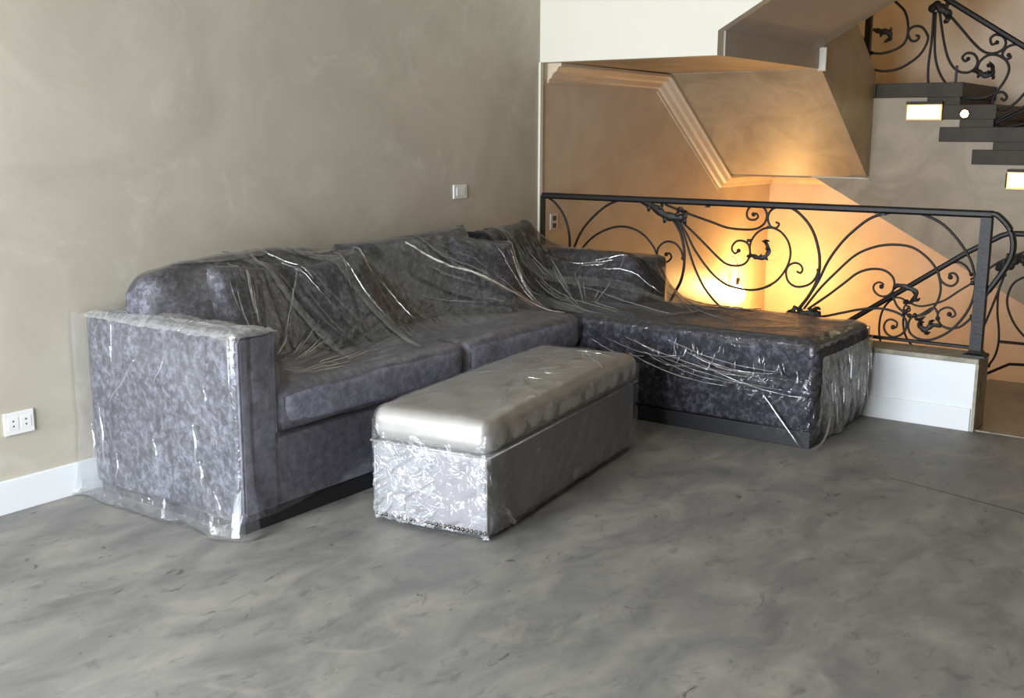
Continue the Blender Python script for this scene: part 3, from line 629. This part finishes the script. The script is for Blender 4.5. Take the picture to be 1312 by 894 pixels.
def step_light(y0, y1, z0, z1, label):
    t = thing('step_light', label, 'light', (8.415, (y0 + y1) / 2, z0), 0, 'recessed lights of the upper flight')
    box('lamp_panel', 8.405, 8.412, y0 + 0.01, y1 - 0.01, z0 + 0.01, z1 - 0.025, 'steplight', t)
    prism('lamp_frame', [(y0, z0), (y1, z0), (y1, z1), (y0, z1)], 'X', 8.4125, 8.431, 'brass', t)
    box('lamp_hood', 8.398, 8.431, y0, y1, z1 - 0.02, z1 + 0.0, 'stone', t)
step_light(2.20, 2.455, 1.555, 1.69, 'glowing rectangular light at the end of the step below the top landing')
step_light(1.46, 1.72, 1.075, 1.215, 'glowing rectangular light at the end of a lower dark stone step')
sp = thing('spot_lamp', 'tiny round glaring spotlight at a dark step just under the landing', 'light', (8.43, 2.047, 1.6))
lathe('lens', [(0.002, 0.006), (0.02, 0.004), (0.026, 0.0)], (8.43, 2.047, 1.60), 'spot', sp, axis='X')
lathe('ring', [(0.026, 0.0), (0.036, 0.002), (0.038, -0.008), (0.026, -0.008)], (8.43, 2.047, 1.60), 'brass', sp, axis='X')
cl = thing('added_fill_lamp', 'added unseen round warm fill lamp at the top of the stairwell', 'lamp', (8.9, 3.5, 5.2))  # out-of-view lamp added to light the upper far wall
lathe('lamp_base', [(0.14, 0.0), (0.14, -0.02), (0.12, -0.03)], (8.9, 3.5, 5.199), 'brass', cl)
lathe('lamp_shade', [(0.12, -0.03), (0.125, -0.06), (0.10, -0.09), (0.03, -0.105)], (8.9, 3.5, 5.199), 'steplight', cl)
d = bpy.data.lights.new('added_fill_light', 'POINT'); d.energy = 60; d.color = (1, 0.76, 0.46); d.shadow_soft_size = 0.12
o = bpy.data.objects.new('added_fill_light', d); COL.objects.link(o); o.location = (8.9, 3.5, 4.95)

# ------------------------------------------------------------------ sockets and switch
def plate(name, label, cat, x0, x1, z0, z1, y):
    t = thing(name, label, cat, ((x0 + x1) / 2, y, z0))
    box('cover_plate', x0, x1, y - 0.010, y, z0, z1, 'plastic', t, bevel=0.003)
    return t
t = plate('wall_socket', 'white double wall socket low on the grey wall beside the wrapped sofa arm', 'socket', 2.153, 2.275, 0.303, 0.392, YW)
for cx in (2.188, 2.24):
    ins = box('socket_insert', cx - 0.021, cx + 0.021, YW - 0.0115, YW - 0.0095, 0.325, 0.37, 'plastic', t)
    for dz in (-0.010, 0.010):
        box('pin_hole', cx - 0.003, cx + 0.003, YW - 0.0122, YW - 0.0115, 0.3475 + dz - 0.003, 0.3475 + dz + 0.003, 'dark', ins)
t = plate('light_switch', 'white light switch on the grey wall above the wrapped sofa', 'switch', 4.908, 5.03, 1.082, 1.162, YW)
for cx in (4.95, 4.99):
    box('rocker', cx - 0.019, cx + 0.019, YW - 0.0135, YW - 0.0095, 1.098, 1.146, 'plastic', t, bevel=0.001)
t = plate('wall_socket', 'white upright socket plate on the beige stairwell wall behind the railing end', 'socket', 5.905, 5.99, 0.838, 0.942, YW)
for cz in (0.865, 0.912):
    box('socket_opening', 5.93, 5.967, YW - 0.0115, YW - 0.0095, cz - 0.015, cz + 0.015, 'dark', t)

# ------------------------------------------------------------------ sofa
so = thing('sofa', 'grey crushed velvet sofa with one broad arm, wrapped in clear plastic along the wall', 'sofa', (3.6, 3.45, 0))
SX0, SX1, SY0, SY1 = 2.51, 4.795, 3.0, 3.915
rbox('arm', ((2.51 + 2.678) / 2, (SY0 + SY1) / 2, 0.388), (0.084, (SY1 - SY0) / 2, 0.352), 0.025, 'velvet', so, n=22, puff=0.004, wob=0.002)
box('plinth', SX0 + 0.012, SX1 - 0.005, SY0 + 0.012, SY1 - 0.03, 0.0, 0.068, 'plinth', so, bevel=0.003)
box('front_panel', 2.679, SX1 - 0.002, SY0 + 0.003, 3.7, 0.07, 0.335, 'velvet_plain', so, bevel=0.012)
box('arm_front', 2.519, 2.671, SY0 - 0.006, SY0 + 0.004, 0.075, 0.728, 'velvet_plain', so, bevel=0.003)
rbox('backrest', ((2.679 + SX1) / 2, 3.81, 0.45), ((SX1 - 2.679) / 2, 0.10, 0.36), 0.05, 'velvet', so, n=18)
rbox('seat_cushion', (3.243, 3.33, 0.437), (0.562, 0.345, 0.088), 0.05, 'velvet_plain', so, n=22, puff=0.012, wob=0.006, seed=1)
rbox('seat_cushion', (4.30, 3.33, 0.437), (0.492, 0.345, 0.088), 0.05, 'velvet_plain', so, n=22, puff=0.012, wob=0.006, seed=2)
# welt along the arm's front edge
tube('welt', [(2.512, 2.999, 0.085), (2.511, 2.998, 0.4), (2.511, 2.998, 0.715), (2.525, 2.998, 0.737), (2.66, 2.998, 0.737), (2.676, 2.998, 0.72), (2.677, 2.998, 0.36)], 0.005, 0.005, 'velvet_plain', so, 6)
rbox('back_cushion', (3.14, 3.61, 0.715), (0.57, 0.105, 0.20), 0.085, 'velvet', so, rot=(math.radians(-14), 0, math.radians(1)), n=22, puff=0.03, wob=0.018, seed=3, wfreq=4)
pillow('back_cushion', (4.17, 3.60, 0.73), 0.98, 0.46, 0.25, (math.radians(-16), math.radians(-2), 0), 'velvet', so, seed=4)

tp = []
def throw(c, w, h, th, rot, label, seed):
    o = pillow('throw_pillow', c, w, h, th, tuple(math.radians(a) for a in rot), 'velvet', None, seed)
    tag(o, label, 'pillow', 'velvet throw pillows under the plastic'); tp.append(o); return o
throw((2.96, 3.40, 0.715), 0.46, 0.44, 0.16, (-22, 6, 14), 'grey velvet throw pillow under plastic leaning beside the broad sofa arm', 11)
throw((3.45, 3.40, 0.715), 0.46, 0.42, 0.15, (-24, -7, 2), 'grey velvet throw pillow under plastic in the middle of the first seat', 12)
throw((4.50, 3.42, 0.715), 0.42, 0.42, 0.16, (-22, 9, -22), 'grey velvet throw pillow under plastic leaning in the corner by the chaise', 13)

# ------------------------------------------------------------------ chaise
ch = thing('chaise_lounge', 'grey velvet chaise section wrapped in plastic, reaching out beside the low white wall', 'sofa', (5.2, 2.8, 0))
CX0, CX1, CY0, CY1 = 4.82, 5.565, 1.735, 3.915
box('plinth', CX0 + 0.012, CX1 - 0.01, CY0 + 0.012, CY1 - 0.03, 0.0, 0.078, 'plinth', ch, bevel=0.003)
rbox('base', ((CX0 + CX1) / 2, (CY0 + CY1) / 2, 0.195), ((CX1 - CX0) / 2, (CY1 - CY0) / 2, 0.115), 0.02, 'velvet_shaded', ch, n=22, wob=0.002)
rbox('seat_cushion', ((CX0 + CX1) / 2 - 0.004, (CY0 + 3.66) / 2 - 0.012, 0.412), ((CX1 - CX0) / 2 + 0.004, (3.66 - CY0) / 2, 0.10), 0.055, 'velvet_shaded', ch, n=24, puff=0.01, wob=0.006, seed=5)
rbox('backrest', (5.47, 3.40, 0.535), (0.098, 0.50, 0.235), 0.03, 'velvet_shaded', ch, n=18, wob=0.003)
rbox('rear_backrest', (5.10, 3.80, 0.535), (0.27, 0.11, 0.26), 0.04, 'velvet_shaded', ch, n=16)
pillow('back_cushion', (5.03, 3.62, 0.70), 0.58, 0.50, 0.22, (math.radians(-18), math.radians(-3), math.radians(0)), 'velvet_shaded', ch, seed=6)
rbox('back_cushion', (5.32, 3.24, 0.64), (0.08, 0.33, 0.13), 0.07, 'velvet_shaded', ch, rot=(0, math.radians(-14), math.radians(-3)), n=18, puff=0.03, wob=0.012, seed=7)

# ------------------------------------------------------------------ ottoman
OL, OW = 1.42, 0.515
ang = math.atan2(0.19, 1.41)
oc = Vector((2.90, 2.736, 0)) + Vector((math.cos(ang), math.sin(ang), 0)) * OL / 2 + Vector((math.sin(ang), -math.cos(ang), 0)) * OW / 2
ot = thing('ottoman_bench', 'long silver satin storage ottoman wrapped in plastic standing before the sofa', 'ottoman', tuple(oc), ang)
hx, hy = OL / 2 - 0.012, OW / 2 - 0.012
rbox('body', (0, 0, 0.172), (hx, hy, 0.150), 0.012, 'satin_body', ot, local=True, n=16)
box('foot_frame', -hx + 0.03, hx - 0.03, -hy + 0.03, hy - 0.03, 0, 0.024, 'plinth', ot, local=True)
v, f = rbox_vf((OL / 2, OW / 2, 0.066), 0.052, n=40, puff=0.004, crown=0.018)
tufts = [(-0.52 + 0.26 * i, y) for i in range(5) for y in (-0.12, 0.12)] + [(-0.39 + 0.26 * i, 0) for i in range(4)]
vv = []
for p in v:
    if p.z > 0:
        for tx, ty in tufts:
            d2 = ((p.x - tx) ** 2 + (p.y - ty) ** 2) / 0.045 ** 2
            p.z -= 0.016 * math.exp(-d2)
    # pull folds on the long sides of the lid
    if abs(p.y) > OW / 2 - 0.03: p.y += math.copysign(0.004, p.y) * math.sin(p.x * 2 * math.pi / 0.13)
    vv.append(p + Vector((0, 0, 0.388)))
mesh_obj('lid', vv, f, 'satin', ot, smooth=True, local=True)
tube('welt', [(-hx - 0.008, -hy - 0.008, 0.322), (hx + 0.008, -hy - 0.008, 0.322), (hx + 0.008, hy + 0.008, 0.322), (-hx - 0.008, hy + 0.008, 0.322), (-hx - 0.008, -hy - 0.008, 0.322)], 0.004, 0.004, 'satin', ot, 6, local=True)
for s in (-1, 1):
    tube('seam', [(-hx - 0.001, s * (hy - 0.004), 0.03), (-hx - 0.001, s * (hy - 0.004), 0.318)], 0.003, 0.003, 'satin', ot, 6, local=True)
stud = None
ns = 26
for i in range(ns):
    y = -hy + 0.012 + (2 * hy - 0.024) * i / (ns - 1)
    if stud is None:
        pr = [(0.0085, 0.0), (0.0075, 0.003), (0.0045, 0.0055), (0.001, 0.0065)]
        sv = []; sf = []
        for r, z in pr:
            for k in range(8): sv.append((-z, r * math.cos(k * math.pi / 4), r * math.sin(k * math.pi / 4)))
        for a in range(3):
            for k in range(8): sf.append((a * 8 + k, a * 8 + (k + 1) % 8, (a + 1) * 8 + (k + 1) % 8, (a + 1) * 8 + k))
        sf.append(tuple(range(8))); sf.append(tuple(24 + k for k in range(8)))
        stud = mesh_obj('nail_stud', sv, sf, 'stud', None, smooth=True); o = stud
    else:
        o = stud.copy(); COL.objects.link(o)
    o.parent = ot; o.location = (-hx, y, 0.036)

# ------------------------------------------------------------------ plastic film
bpy.context.view_layer.update()
def heights(objs, xs, ys):
    V = []; F = []
    for o in objs:
        mw = o.matrix_world; b = len(V)
        V += [mw @ q.co for q in o.data.vertices]; F += [tuple(b + i for i in p.vertices) for p in o.data.polygons]
    t = BVHTree.FromPolygons(V, F); dn = Vector((0, 0, -1))
    H = np.full((len(xs), len(ys)), -1.0)
    for i, x in enumerate(xs):
        for j, y in enumerate(ys):
            hit = t.ray_cast(Vector((x, y, 2.0)), dn)[0]
            if hit is not None: H[i, j] = hit.z
    return H

def fill_misses(H):
    """cells just outside the outline take the height of the nearest cell that hit"""
    H = H.copy()
    for _ in range(60):
        bad = H < 0
        if not bad.any(): break
        p = np.pad(H, 1, mode='edge')
        H = np.where(bad, np.maximum.reduce([p[2:, 1:-1], p[:-2, 1:-1], p[1:-1, 2:], p[1:-1, :-2]]), H)
    return np.maximum(H, 0.0)

def relax(H, it, sag):
    h = H.copy()
    for _ in range(it):
        p = np.pad(h, 1, mode='edge')
        h = np.maximum(H, (p[2:, 1:-1] + p[:-2, 1:-1] + p[1:-1, 2:] + p[1:-1, :-2]) / 4 - sag)
        h[:, 0] = H[:, 0]; h[0] = H[0]; h[-1] = H[-1]
    return h

def resample(A, nx, ny):
    ax, ay = A.shape
    gx = np.linspace(0, ax - 1, nx); gy = np.linspace(0, ay - 1, ny)
    T = np.array([np.interp(gy, np.arange(ay), A[i]) for i in range(ax)])
    return np.array([np.interp(gx, np.arange(ax), T[:, j]) for j in range(ny)]).T

def ridge(p): return 1 - abs(noise.noise(p)) * 2

def crease_field(X, Y, creases):
    """sharp-crested folds of the film along segments: (x0,y0,x1,y1,height,width)"""
    Z = np.zeros_like(X)
    for x0, y0, x1, y1, hgt, wd in creases:
        dx, dy = x1 - x0, y1 - y0; L2 = dx * dx + dy * dy
        t = np.clip(((X - x0) * dx + (Y - y0) * dy) / L2, 0, 1)
        bow = 0.02 * np.sin(t * math.pi)
        d = np.hypot(X - x0 - t * dx - bow * dy, Y - y0 - t * dy + bow * dx)
        env = np.sin(np.clip(t, 0.02, 0.98) * math.pi) ** 0.5
        Z = np.maximum(Z, hgt * env * np.clip(1 - d / wd, 0, 1) ** 1.3)
    return Z

def fan(rng, o, targets, n, hgt, wd, start=0.1):
    out = []
    for _ in range(n):
        k = rng.uniform(0, len(targets) - 1.0001); i = int(k); f = k - i
        tx = targets[i][0] * (1 - f) + targets[i + 1][0] * f; ty = targets[i][1] * (1 - f) + targets[i + 1][1] * f
        s = rng.uniform(0, start); e = rng.uniform(0.45, 1)
        out.append((o[0] + (tx - o[0]) * s, o[1] + (ty - o[1]) * s, o[0] + (tx - o[0]) * e, o[1] + (ty - o[1]) * e, hgt * rng.uniform(0.4, 1.1), wd * rng.uniform(0.5, 1.0)))
    return out

def film_top(name, parent, objs, x0, x1, y0, y1, step, it, sag, amp, creases, eps=0.006, mat='film', seed=0, lump=1.0, front=False):
    nx = int((x1 - x0) / step) + 1; ny = int((y1 - y0) / step) + 1
    xs = np.linspace(x0, x1, nx); ys = np.linspace(y0, y1, ny)
    H0 = heights(objs, xs, ys); H0 = fill_misses(H0)
    cx, cy = max(8, nx // 3), max(8, ny // 3)
    hc = relax(resample(H0, cx, cy) + eps, it, sag)
    h = np.maximum(H0 + eps, resample(hc, nx, ny))
    h = relax(h, 12, 0) if True else h
    lift = np.clip((h - H0) / 0.05, 0, 1)
    X, Y = np.meshgrid(xs, ys, indexing='ij')
    h = h + crease_field(X, Y, creases)
    v = []; f = []
    for i in range(nx):
        for j in range(ny):
            x = xs[i]; y = ys[j]
            q2 = Vector((x * 8, y * 8, seed + 3.1)); w2 = max(0, noise.noise(q2) + 0.2) + 0.5 * max(0, ridge(q2 * 1.9) - 0.3)
            v.append((x, y, h[i, j] + amp * (0.35 + 0.65 * lift[i, j]) * w2 * lump))
    for i in range(nx - 1):
        for j in range(ny - 1):
            a = i * ny + j; f.append((a, a + ny, a + ny + 1, a + 1))
    o = mesh_obj(name, v, f, mat, parent, smooth=True)
    return xs, ys, np.array([p[2] for p in v]).reshape(nx, ny)

def crease_mesh(parent, lines, mat='film_crease', local=False):
    """pinched folds of the film: slender tapering ridges along lists of points"""
    V = []; F = []
    for pts, r in lines:
        P = [Vector(p) for p in pts]; n = len(P); base = len(V)
        v, f = tube_vf(P, 1.0, 1.0, 6)
        for i in range(n):
            rr = r * math.sin(math.pi * (0.06 + 0.88 * i / (n - 1))) ** 0.7
            for k in range(6): V.append(P[i] + (v[i * 6 + k] - P[i]) * rr)
        F += [tuple(base + q for q in t) for t in f]
    return mesh_obj('film_crease', V, F, mat, parent, smooth=True, local=local, kind='stuff')

def glints(parent, grid, creases, rng, frac, r, local=False, n=22):
    xs, ys, h = grid; lines = []
    for x0, y0, x1, y1, hgt, wd in creases:
        if rng.random() > frac: continue
        a = rng.uniform(0.0, 0.6); e = min(1, a + rng.uniform(0.18, 0.5)); P = []
        for k in range(n):
            t = a + (e - a) * k / (n - 1); bow = 0.02 * math.sin(t * math.pi)
            x = x0 + (x1 - x0) * t + bow * (y1 - y0) + 0.004 * noise.noise(Vector((t * 9, x0 * 7, 0))); y = y0 + (y1 - y0) * t - bow * (x1 - x0) + 0.004 * noise.noise(Vector((t * 9, y0 * 7, 5)))
            i = int(np.clip((x - xs[0]) / (xs[-1] - xs[0]) * (len(xs) - 1), 0, len(xs) - 1)); j = int(np.clip((y - ys[0]) / (ys[-1] - ys[0]) * (len(ys) - 1), 0, len(ys) - 1))
            P.append((x, y, h[max(0, i - 1):i + 2, max(0, j - 1):j + 2].mean() + 0.002))
        lines.append((P, r * rng.uniform(0.6, 1.3)))
    return crease_mesh(parent, lines, local=local)

def film_side(name, parent, path, nu, nv, ztop, zbot, off, amp, flare, mat='film', seed=0, freq=(9, 3), local=False, slant=0.0):
    """hanging film along a polyline path (x,y); it is pushed out to the left of travel"""
    P = [Vector((p[0], p[1], 0)) for p in path]
    L = [0]
    for a, b in zip(P, P[1:]): L.append(L[-1] + (b - a).length)
    v = []; f = []
    for i in range(nu + 1):
        s = L[-1] * i / nu; k = 0
        while k < len(P) - 2 and s > L[k + 1]: k += 1
        t = (s - L[k]) / (L[k + 1] - L[k])
        p = P[k].lerp(P[k + 1], t)
        tt = (P[k + 1] - P[k]).normalized()
        if L[k + 1] - L[k] < 0.06 and 0 < k < len(P) - 2:
            tt = ((P[k] - P[k - 1]).normalized() * (1 - t) + (P[k + 2] - P[k + 1]).normalized() * t).normalized()
        nrm = Vector((-tt.y, tt.x, 0)).normalized()
        z1 = ztop(s / L[-1]); z0 = zbot(s / L[-1])
        for j in range(nv + 1):
            u = j / nv; z = z1 + (z0 - z1) * u
            q = Vector(((s + slant * z) * freq[0], z * freq[1], seed))
            w = max(0, ridge(q)) ** 2 * 0.6 + max(0, ridge(q * 2.1 + Vector((3, 3, 3)))) ** 2 * 0.4 + noise.noise(Vector((s * 5, z * 5, seed + 9))) * 0.3
            d = off + amp * (0.5 + 0.5 * u) * max(-0.05, w) + flare * max(0, u - 0.5) ** 2 * 4.0 * max(0.15, 0.6 + 0.7 * noise.noise(Vector((s * 4, 0, seed))))
            v.append(p + nrm * d + Vector((0, 0, max(z, 0.003 + 0.006 * (1 + noise.noise(Vector((s * 20, u * 9, 1))))))))
    n = nv + 1
    for i in range(nu):
        for j in range(nv):
            a = i * n + j; f.append((a, a + 1, a + n + 1, a + n))
    return mesh_obj(name, v, f, mat, parent, smooth=True, local=local)

rng = random.Random(5)
kids = lambda r: [c for c in r.children if c.type == 'MESH']
so_parts = kids(so); ch_parts = kids(ch); ot_parts = kids(ot)

cre = fan(rng, (2.69, 3.04), [(2.9, 3.75), (3.2, 3.6), (3.6, 3.45), (3.75, 3.2), (3.7, 3.05)], 34, 0.010, 0.012)
cre += fan(rng, (3.15, 3.70), [(2.75, 3.1), (3.2, 3.02), (3.75, 3.02)], 10, 0.014, 0.016, 0.2)
cre += fan(rng, (3.62, 3.66), [(3.3, 3.05), (3.65, 3.03), (3.85, 3.03)], 9, 0.015, 0.014, 0.2)
cre += fan(rng, (4.70, 3.06), [(3.8, 3.35), (3.85, 3.65), (4.2, 3.7), (4.6, 3.68), (4.75, 3.6)], 26, 0.014, 0.014)
cre += [(3.02, 3.62, 3.30, 3.05, 0.022, 0.022), (3.40, 3.60, 3.62, 3.06, 0.022, 0.022), (4.08, 3.66, 4.62, 3.08, 0.02, 0.014), (3.98, 3.45, 4.5, 3.15, 0.018, 0.014)]
sg = film_top('plastic_wrap', so, so_parts + tp, 2.495, 4.80, 2.988, 3.89, 0.006, 700, 0.0003, 0.006, cre, mat='film_taut', seed=1)
fx, fz = sg[0], sg[2][:, 0]
def fold_band(parent, grid, pts, width, mat='film_loose'):
    """doubled-over band of film lying on a sheet"""
    xs, ys, h = grid; P = catmull([(p[0], p[1], 0) for p in pts], 14); v = []; f = []; n = len(P)
    for i, p in enumerate(P):
        t = (P[min(i + 1, n - 1)] - P[max(i - 1, 0)]).normalized(); s = Vector((-t.y, t.x, 0))
        for k in range(5):
            q = p + s * width * (k / 4 - 0.5) * (0.6 + 0.5 * math.sin(math.pi * i / (n - 1)))
            a = int(np.clip((q.x - xs[0]) / (xs[-1] - xs[0]) * (len(xs) - 1), 0, len(xs) - 1)); c = int(np.clip((q.y - ys[0]) / (ys[-1] - ys[0]) * (len(ys) - 1), 0, len(ys) - 1))
            v.append((q.x, q.y, h[max(0, a - 2):a + 3, max(0, c - 2):c + 3].mean() + 0.004 + 0.005 * (k in (0, 4)) + 0.002 * (k == 2)))
    for i in range(n - 1):
        for k in range(4): f.append((i * 5 + k, i * 5 + k + 1, i * 5 + k + 6, i * 5 + k + 5))
    return mesh_obj('film_fold', v, f, mat, parent, smooth=True)
for pts, wd in (([(3.02, 3.66), (3.06, 3.45), (3.12, 3.25), (3.14, 3.06)], 0.045), ([(3.36, 3.64), (3.42, 3.45), (3.52, 3.22), (3.55, 3.04)], 0.05),
                ([(3.30, 3.60), (3.42, 3.56), (3.62, 3.60)], 0.035), ([(4.05, 3.55), (4.3, 3.4), (4.55, 3.2), (4.72, 3.05)], 0.014), ([(2.72, 3.62), (2.95, 3.58), (3.2, 3.6)], 0.05)):
    fold_band(so, sg, pts, wd)
glints(so, sg, cre, rng, 0.55, 0.0032)
# layered film bunched over the arm top
film_top('plastic_wrap', so, [c for c in so_parts if c.name.startswith('arm')], 2.492, 2.70, 2.99, 3.91, 0.006, 40, 0.0, 0.022,
         fan(rng, (2.6, 3.0), [(2.49, 3.9), (2.6, 3.9), (2.7, 3.9)], 16, 0.012, 0.014, 0.5), eps=0.008, mat='film_thick', seed=8)
# outside of the arm, loose at the back and spread on the floor
film_side('plastic_wrap', so, [(2.470, 3.925), (2.485, 3.5), (2.494, 3.1), (2.497, 3.01), (2.505, 2.992), (2.54, 2.990)], 150, 70,
          lambda s: 0.752, lambda s: 0.0, -0.004, -0.024, -0.07, mat='film_loose', seed=2, freq=(3.5, 1.6), slant=0.4)
film_side('plastic_wrap', so, [(2.470, 3.925), (2.485, 3.5), (2.494, 3.1), (2.497, 3.01), (2.50, 2.99)], 110, 24,
          lambda s: 0.06 + 0.09 * noise.noise(Vector((s * 5, 2, 1))), lambda s: 0.0, -0.012, -0.02, -0.06, mat='film', seed=12, freq=(7, 4))
film_side('plastic_wrap', so, [(2.56, 2.988), (4.79, 2.988)], 240, 34, lambda s: float(np.interp(2.56 + 2.23 * s, fx, fz)), lambda s: 0.40 if s > 0.45 else 0.05 + 0.35 * (s / 0.45) ** 2, -0.001, -0.006, 0.0, mat='film_taut', seed=3, freq=(10, 4), slant=0.8)

cre = fan(rng, (4.86, 3.0), [(4.85, 3.8), (5.2, 3.75), (5.45, 3.4), (5.5, 2.9)], 26, 0.016, 0.014)
cre += fan(rng, (5.05, 3.75), [(4.85, 2.9), (4.95, 2.4), (5.3, 2.2), (5.5, 2.3)], 22, 0.016, 0.014, 0.3)
cre += fan(rng, (5.5, 2.9), [(4.9, 2.3), (5.2, 1.9), (5.5, 2.0)], 9, 0.010, 0.012, 0.3)
cg = film_top('plastic_wrap', ch, ch_parts, 4.808, 5.575, 1.722, 3.89, 0.006, 700, 0.0001, 0.008, cre, mat='film_taut', seed=4)
glints(ch, cg, cre, rng, 0.6, 0.0034)
for pts, wd in (([(4.9, 3.75), (5.0, 3.4), (5.1, 3.0), (5.25, 2.5)], 0.05), ([(5.25, 3.7), (5.3, 3.3), (5.4, 2.8), (5.5, 2.4)], 0.05), ([(4.95, 2.6), (5.2, 2.5), (5.5, 2.3)], 0.03), ([(4.84, 3.6), (4.88, 3.3), (4.86, 3.02)], 0.05)):
    fold_band(ch, cg, pts, wd)
film_side('plastic_wrap', ch, [(5.56, 1.72), (5.2, 1.714), (4.84, 1.722), (4.812, 1.75), (4.808, 2.99)], 220, 50,
          lambda s: 0.495, lambda s: 0.0 if s < 0.45 else min(0.33, (s - 0.45) * 0.85), -0.003, -0.022, -0.03, mat='film', seed=5, freq=(13, 4.5), slant=0.6)
# folded end of the chaise film, several layers deep
film_side('plastic_wrap', ch, [(5.575, 1.702), (5.2, 1.694), (4.87, 1.70)], 110, 50,
          lambda s: 0.44, lambda s: 0.0, -0.004, -0.03, -0.07, mat='film_thick', seed=6, freq=(9, 2.6), slant=-0.5)

# pulled folds on the chaise front: a sweep of diagonals, upright puckers under the cushion edge and one fold to the floor
L = []
def on_front(y, z): return (4.800 - 0.012 * rng.random(), y, z)
for k in range(13):
    za = rng.uniform(0.36, 0.47); ya = rng.uniform(2.3, 2.95); yb = ya - rng.uniform(0.25, 0.8); zb = za - (ya - yb) * rng.uniform(0.10, 0.22)
    L.append(([on_front(ya + (yb - ya) * t, za + (zb - za) * t - 0.03 * math.sin(math.pi * t)) for t in [i / 14 for i in range(15)]], rng.uniform(0.002, 0.0042)))
for k in range(26):
    y = rng.uniform(1.78, 2.55); z = rng.uniform(0.36, 0.46); l = rng.uniform(0.02, 0.07); s = rng.uniform(-0.4, 0.5)
    L.append(([on_front(y + s * l * t, z - l * t) for t in (0, .2, .4, .6, .8, 1)], rng.uniform(0.002, 0.0045)))
L.append(([(4.795, 1.98 - 0.2 * t, 0.25 - 0.235 * t) for t in [i / 12 for i in range(13)]], 0.005))
L.append(([(4.79 + 0.22 * t, 1.72 - 0.02 * math.sin(t * 3), 0.012 + 0.13 * t * t) for t in [i / 10 for i in range(11)]], 0.006))
for k in range(16):
    x = rng.uniform(4.86, 5.5); l = rng.uniform(0.05, 0.16); s = rng.uniform(-0.35, 0.35); z = rng.uniform(0.22, 0.43)
    L.append(([(x + s * l * t, 1.685 - 0.012 * t, z - l * t) for t in [i / 8 for i in range(9)]], rng.uniform(0.002, 0.004)))
crease_mesh(ch, L)
# a few upright glossy folds on the outside of the sofa arm
L = []
for y, z, l, s, r in ((3.22, 0.40, 0.16, -0.10, 0.005), (3.19, 0.26, 0.10, -0.12, 0.006), (3.46, 0.30, 0.10, -0.2, 0.004), (3.80, 0.38, 0.25, -0.08, 0.004), (3.86, 0.30, 0.16, -0.1, 0.005), (3.15, 0.55, 0.08, -0.2, 0.003), (3.12, 0.16, 0.10, -0.5, 0.004), (3.7, 0.2, 0.12, 0.1, 0.003), (3.35, 0.66, 0.14, 0.6, 0.003), (3.55, 0.6, 0.2, 0.9, 0.003)):
    L.append(([(2.476 + 0.004 * math.sin(t * 7), y + s * l * t + 0.006 * math.sin(t * 9), z - l * t) for t in [i / 12 for i in range(13)]], r))
crease_mesh(so, L)

# bench film, built in the bench's own frame
nx, ny = 220, 90
lidx = OL / 2 + 0.006; lidy = OW / 2 + 0.006
ocre = fan(rng, (0.0, 0.0), [(-0.6, -0.2), (0.0, -0.26), (0.6, -0.2), (0.5, 0.2), (-0.4, 0.2)], 26, 0.008, 0.012, 0.4) + fan(rng, (-0.1, 0.05), [(-0.3, -0.26), (0.2, -0.26), (0.5, -0.26)], 9, 0.01, 0.012, 0.3) + fan(rng, (0.55, 0), [(0.2, -0.26), (0.69, -0.26)], 8, 0.008, 0.012, 0.3)
xs = np.linspace(-lidx, lidx, nx + 1); ys = np.linspace(-lidy, lidy, ny + 1)
X, Y = np.meshgrid(xs, ys, indexing='ij'); CR = crease_field(X, Y, ocre)
v = []; f = []
for i in range(nx + 1):
    for j in range(ny + 1):
        x = xs[i]; y = ys[j]
        ex = max(0, abs(x) - (OL / 2 - 0.052)); ey = max(0, abs(y) - (OW / 2 - 0.052))
        d = min(0.058, math.hypot(ex, ey)); z = 0.388 + 0.066 - 0.058 + math.sqrt(max(0, 0.058 ** 2 - d * d)) + 0.018 * max(0, 1 - (x / (OL / 2)) ** 2) * max(0, 1 - (y / (OW / 2)) ** 2)
        q = Vector((x * 6 + y * 4, y * 9, 4.4)); z += 0.004 + 0.005 * max(0, ridge(q)) + CR[i, j]
        v.append((x, y, z))
for i in range(nx):
    for j in range(ny):
        a = i * (ny + 1) + j; f.append((a, a + ny + 1, a + ny + 2, a + 1))
mesh_obj('plastic_wrap', v, f, 'film_taut', ot, smooth=True, local=True)
glints(ot, (xs, ys, np.array([p[2] for p in v]).reshape(nx + 1, ny + 1)), ocre, rng, 0.7, 0.003, local=True)
film_side('plastic_wrap', ot, [(lidx, -lidy), (-lidx + 0.02, -lidy), (-lidx, -lidy + 0.02), (-lidx, lidy - 0.02), (-lidx + 0.02, lidy), (lidx, lidy)], 330, 44,
          lambda s: 0.40, lambda s: 0.02, -0.002, -0.018, -0.006, mat='film', seed=7, freq=(9, 5), local=True, slant=0.5)
# crumpled layers on the bench end and the gathered corner
film_side('plastic_wrap', ot, [(-lidx, -0.02), (-lidx, lidy - 0.02), (-lidx + 0.02, lidy), (-lidx + 0.06, lidy)], 90, 60,
          lambda s: 0.32 + 0.02 * noise.noise(Vector((s * 6, 0, 0))), lambda s: 0.02, -0.006, -0.03, 0.0, mat='film_thick', seed=9, freq=(16, 16), local=True, slant=1.0)
film_side('plastic_wrap', ot, [(-lidx + 0.24, -lidy), (-lidx + 0.02, -lidy), (-lidx, -lidy + 0.02), (-lidx, -lidy + 0.06)], 90, 50,
          lambda s: 0.02 + 0.30 * min(1, s * 1.3) ** 1.5, lambda s: 0.0, -0.006, -0.028, -0.03, mat='film_thick', seed=10, freq=(14, 8), local=True, slant=-0.8)
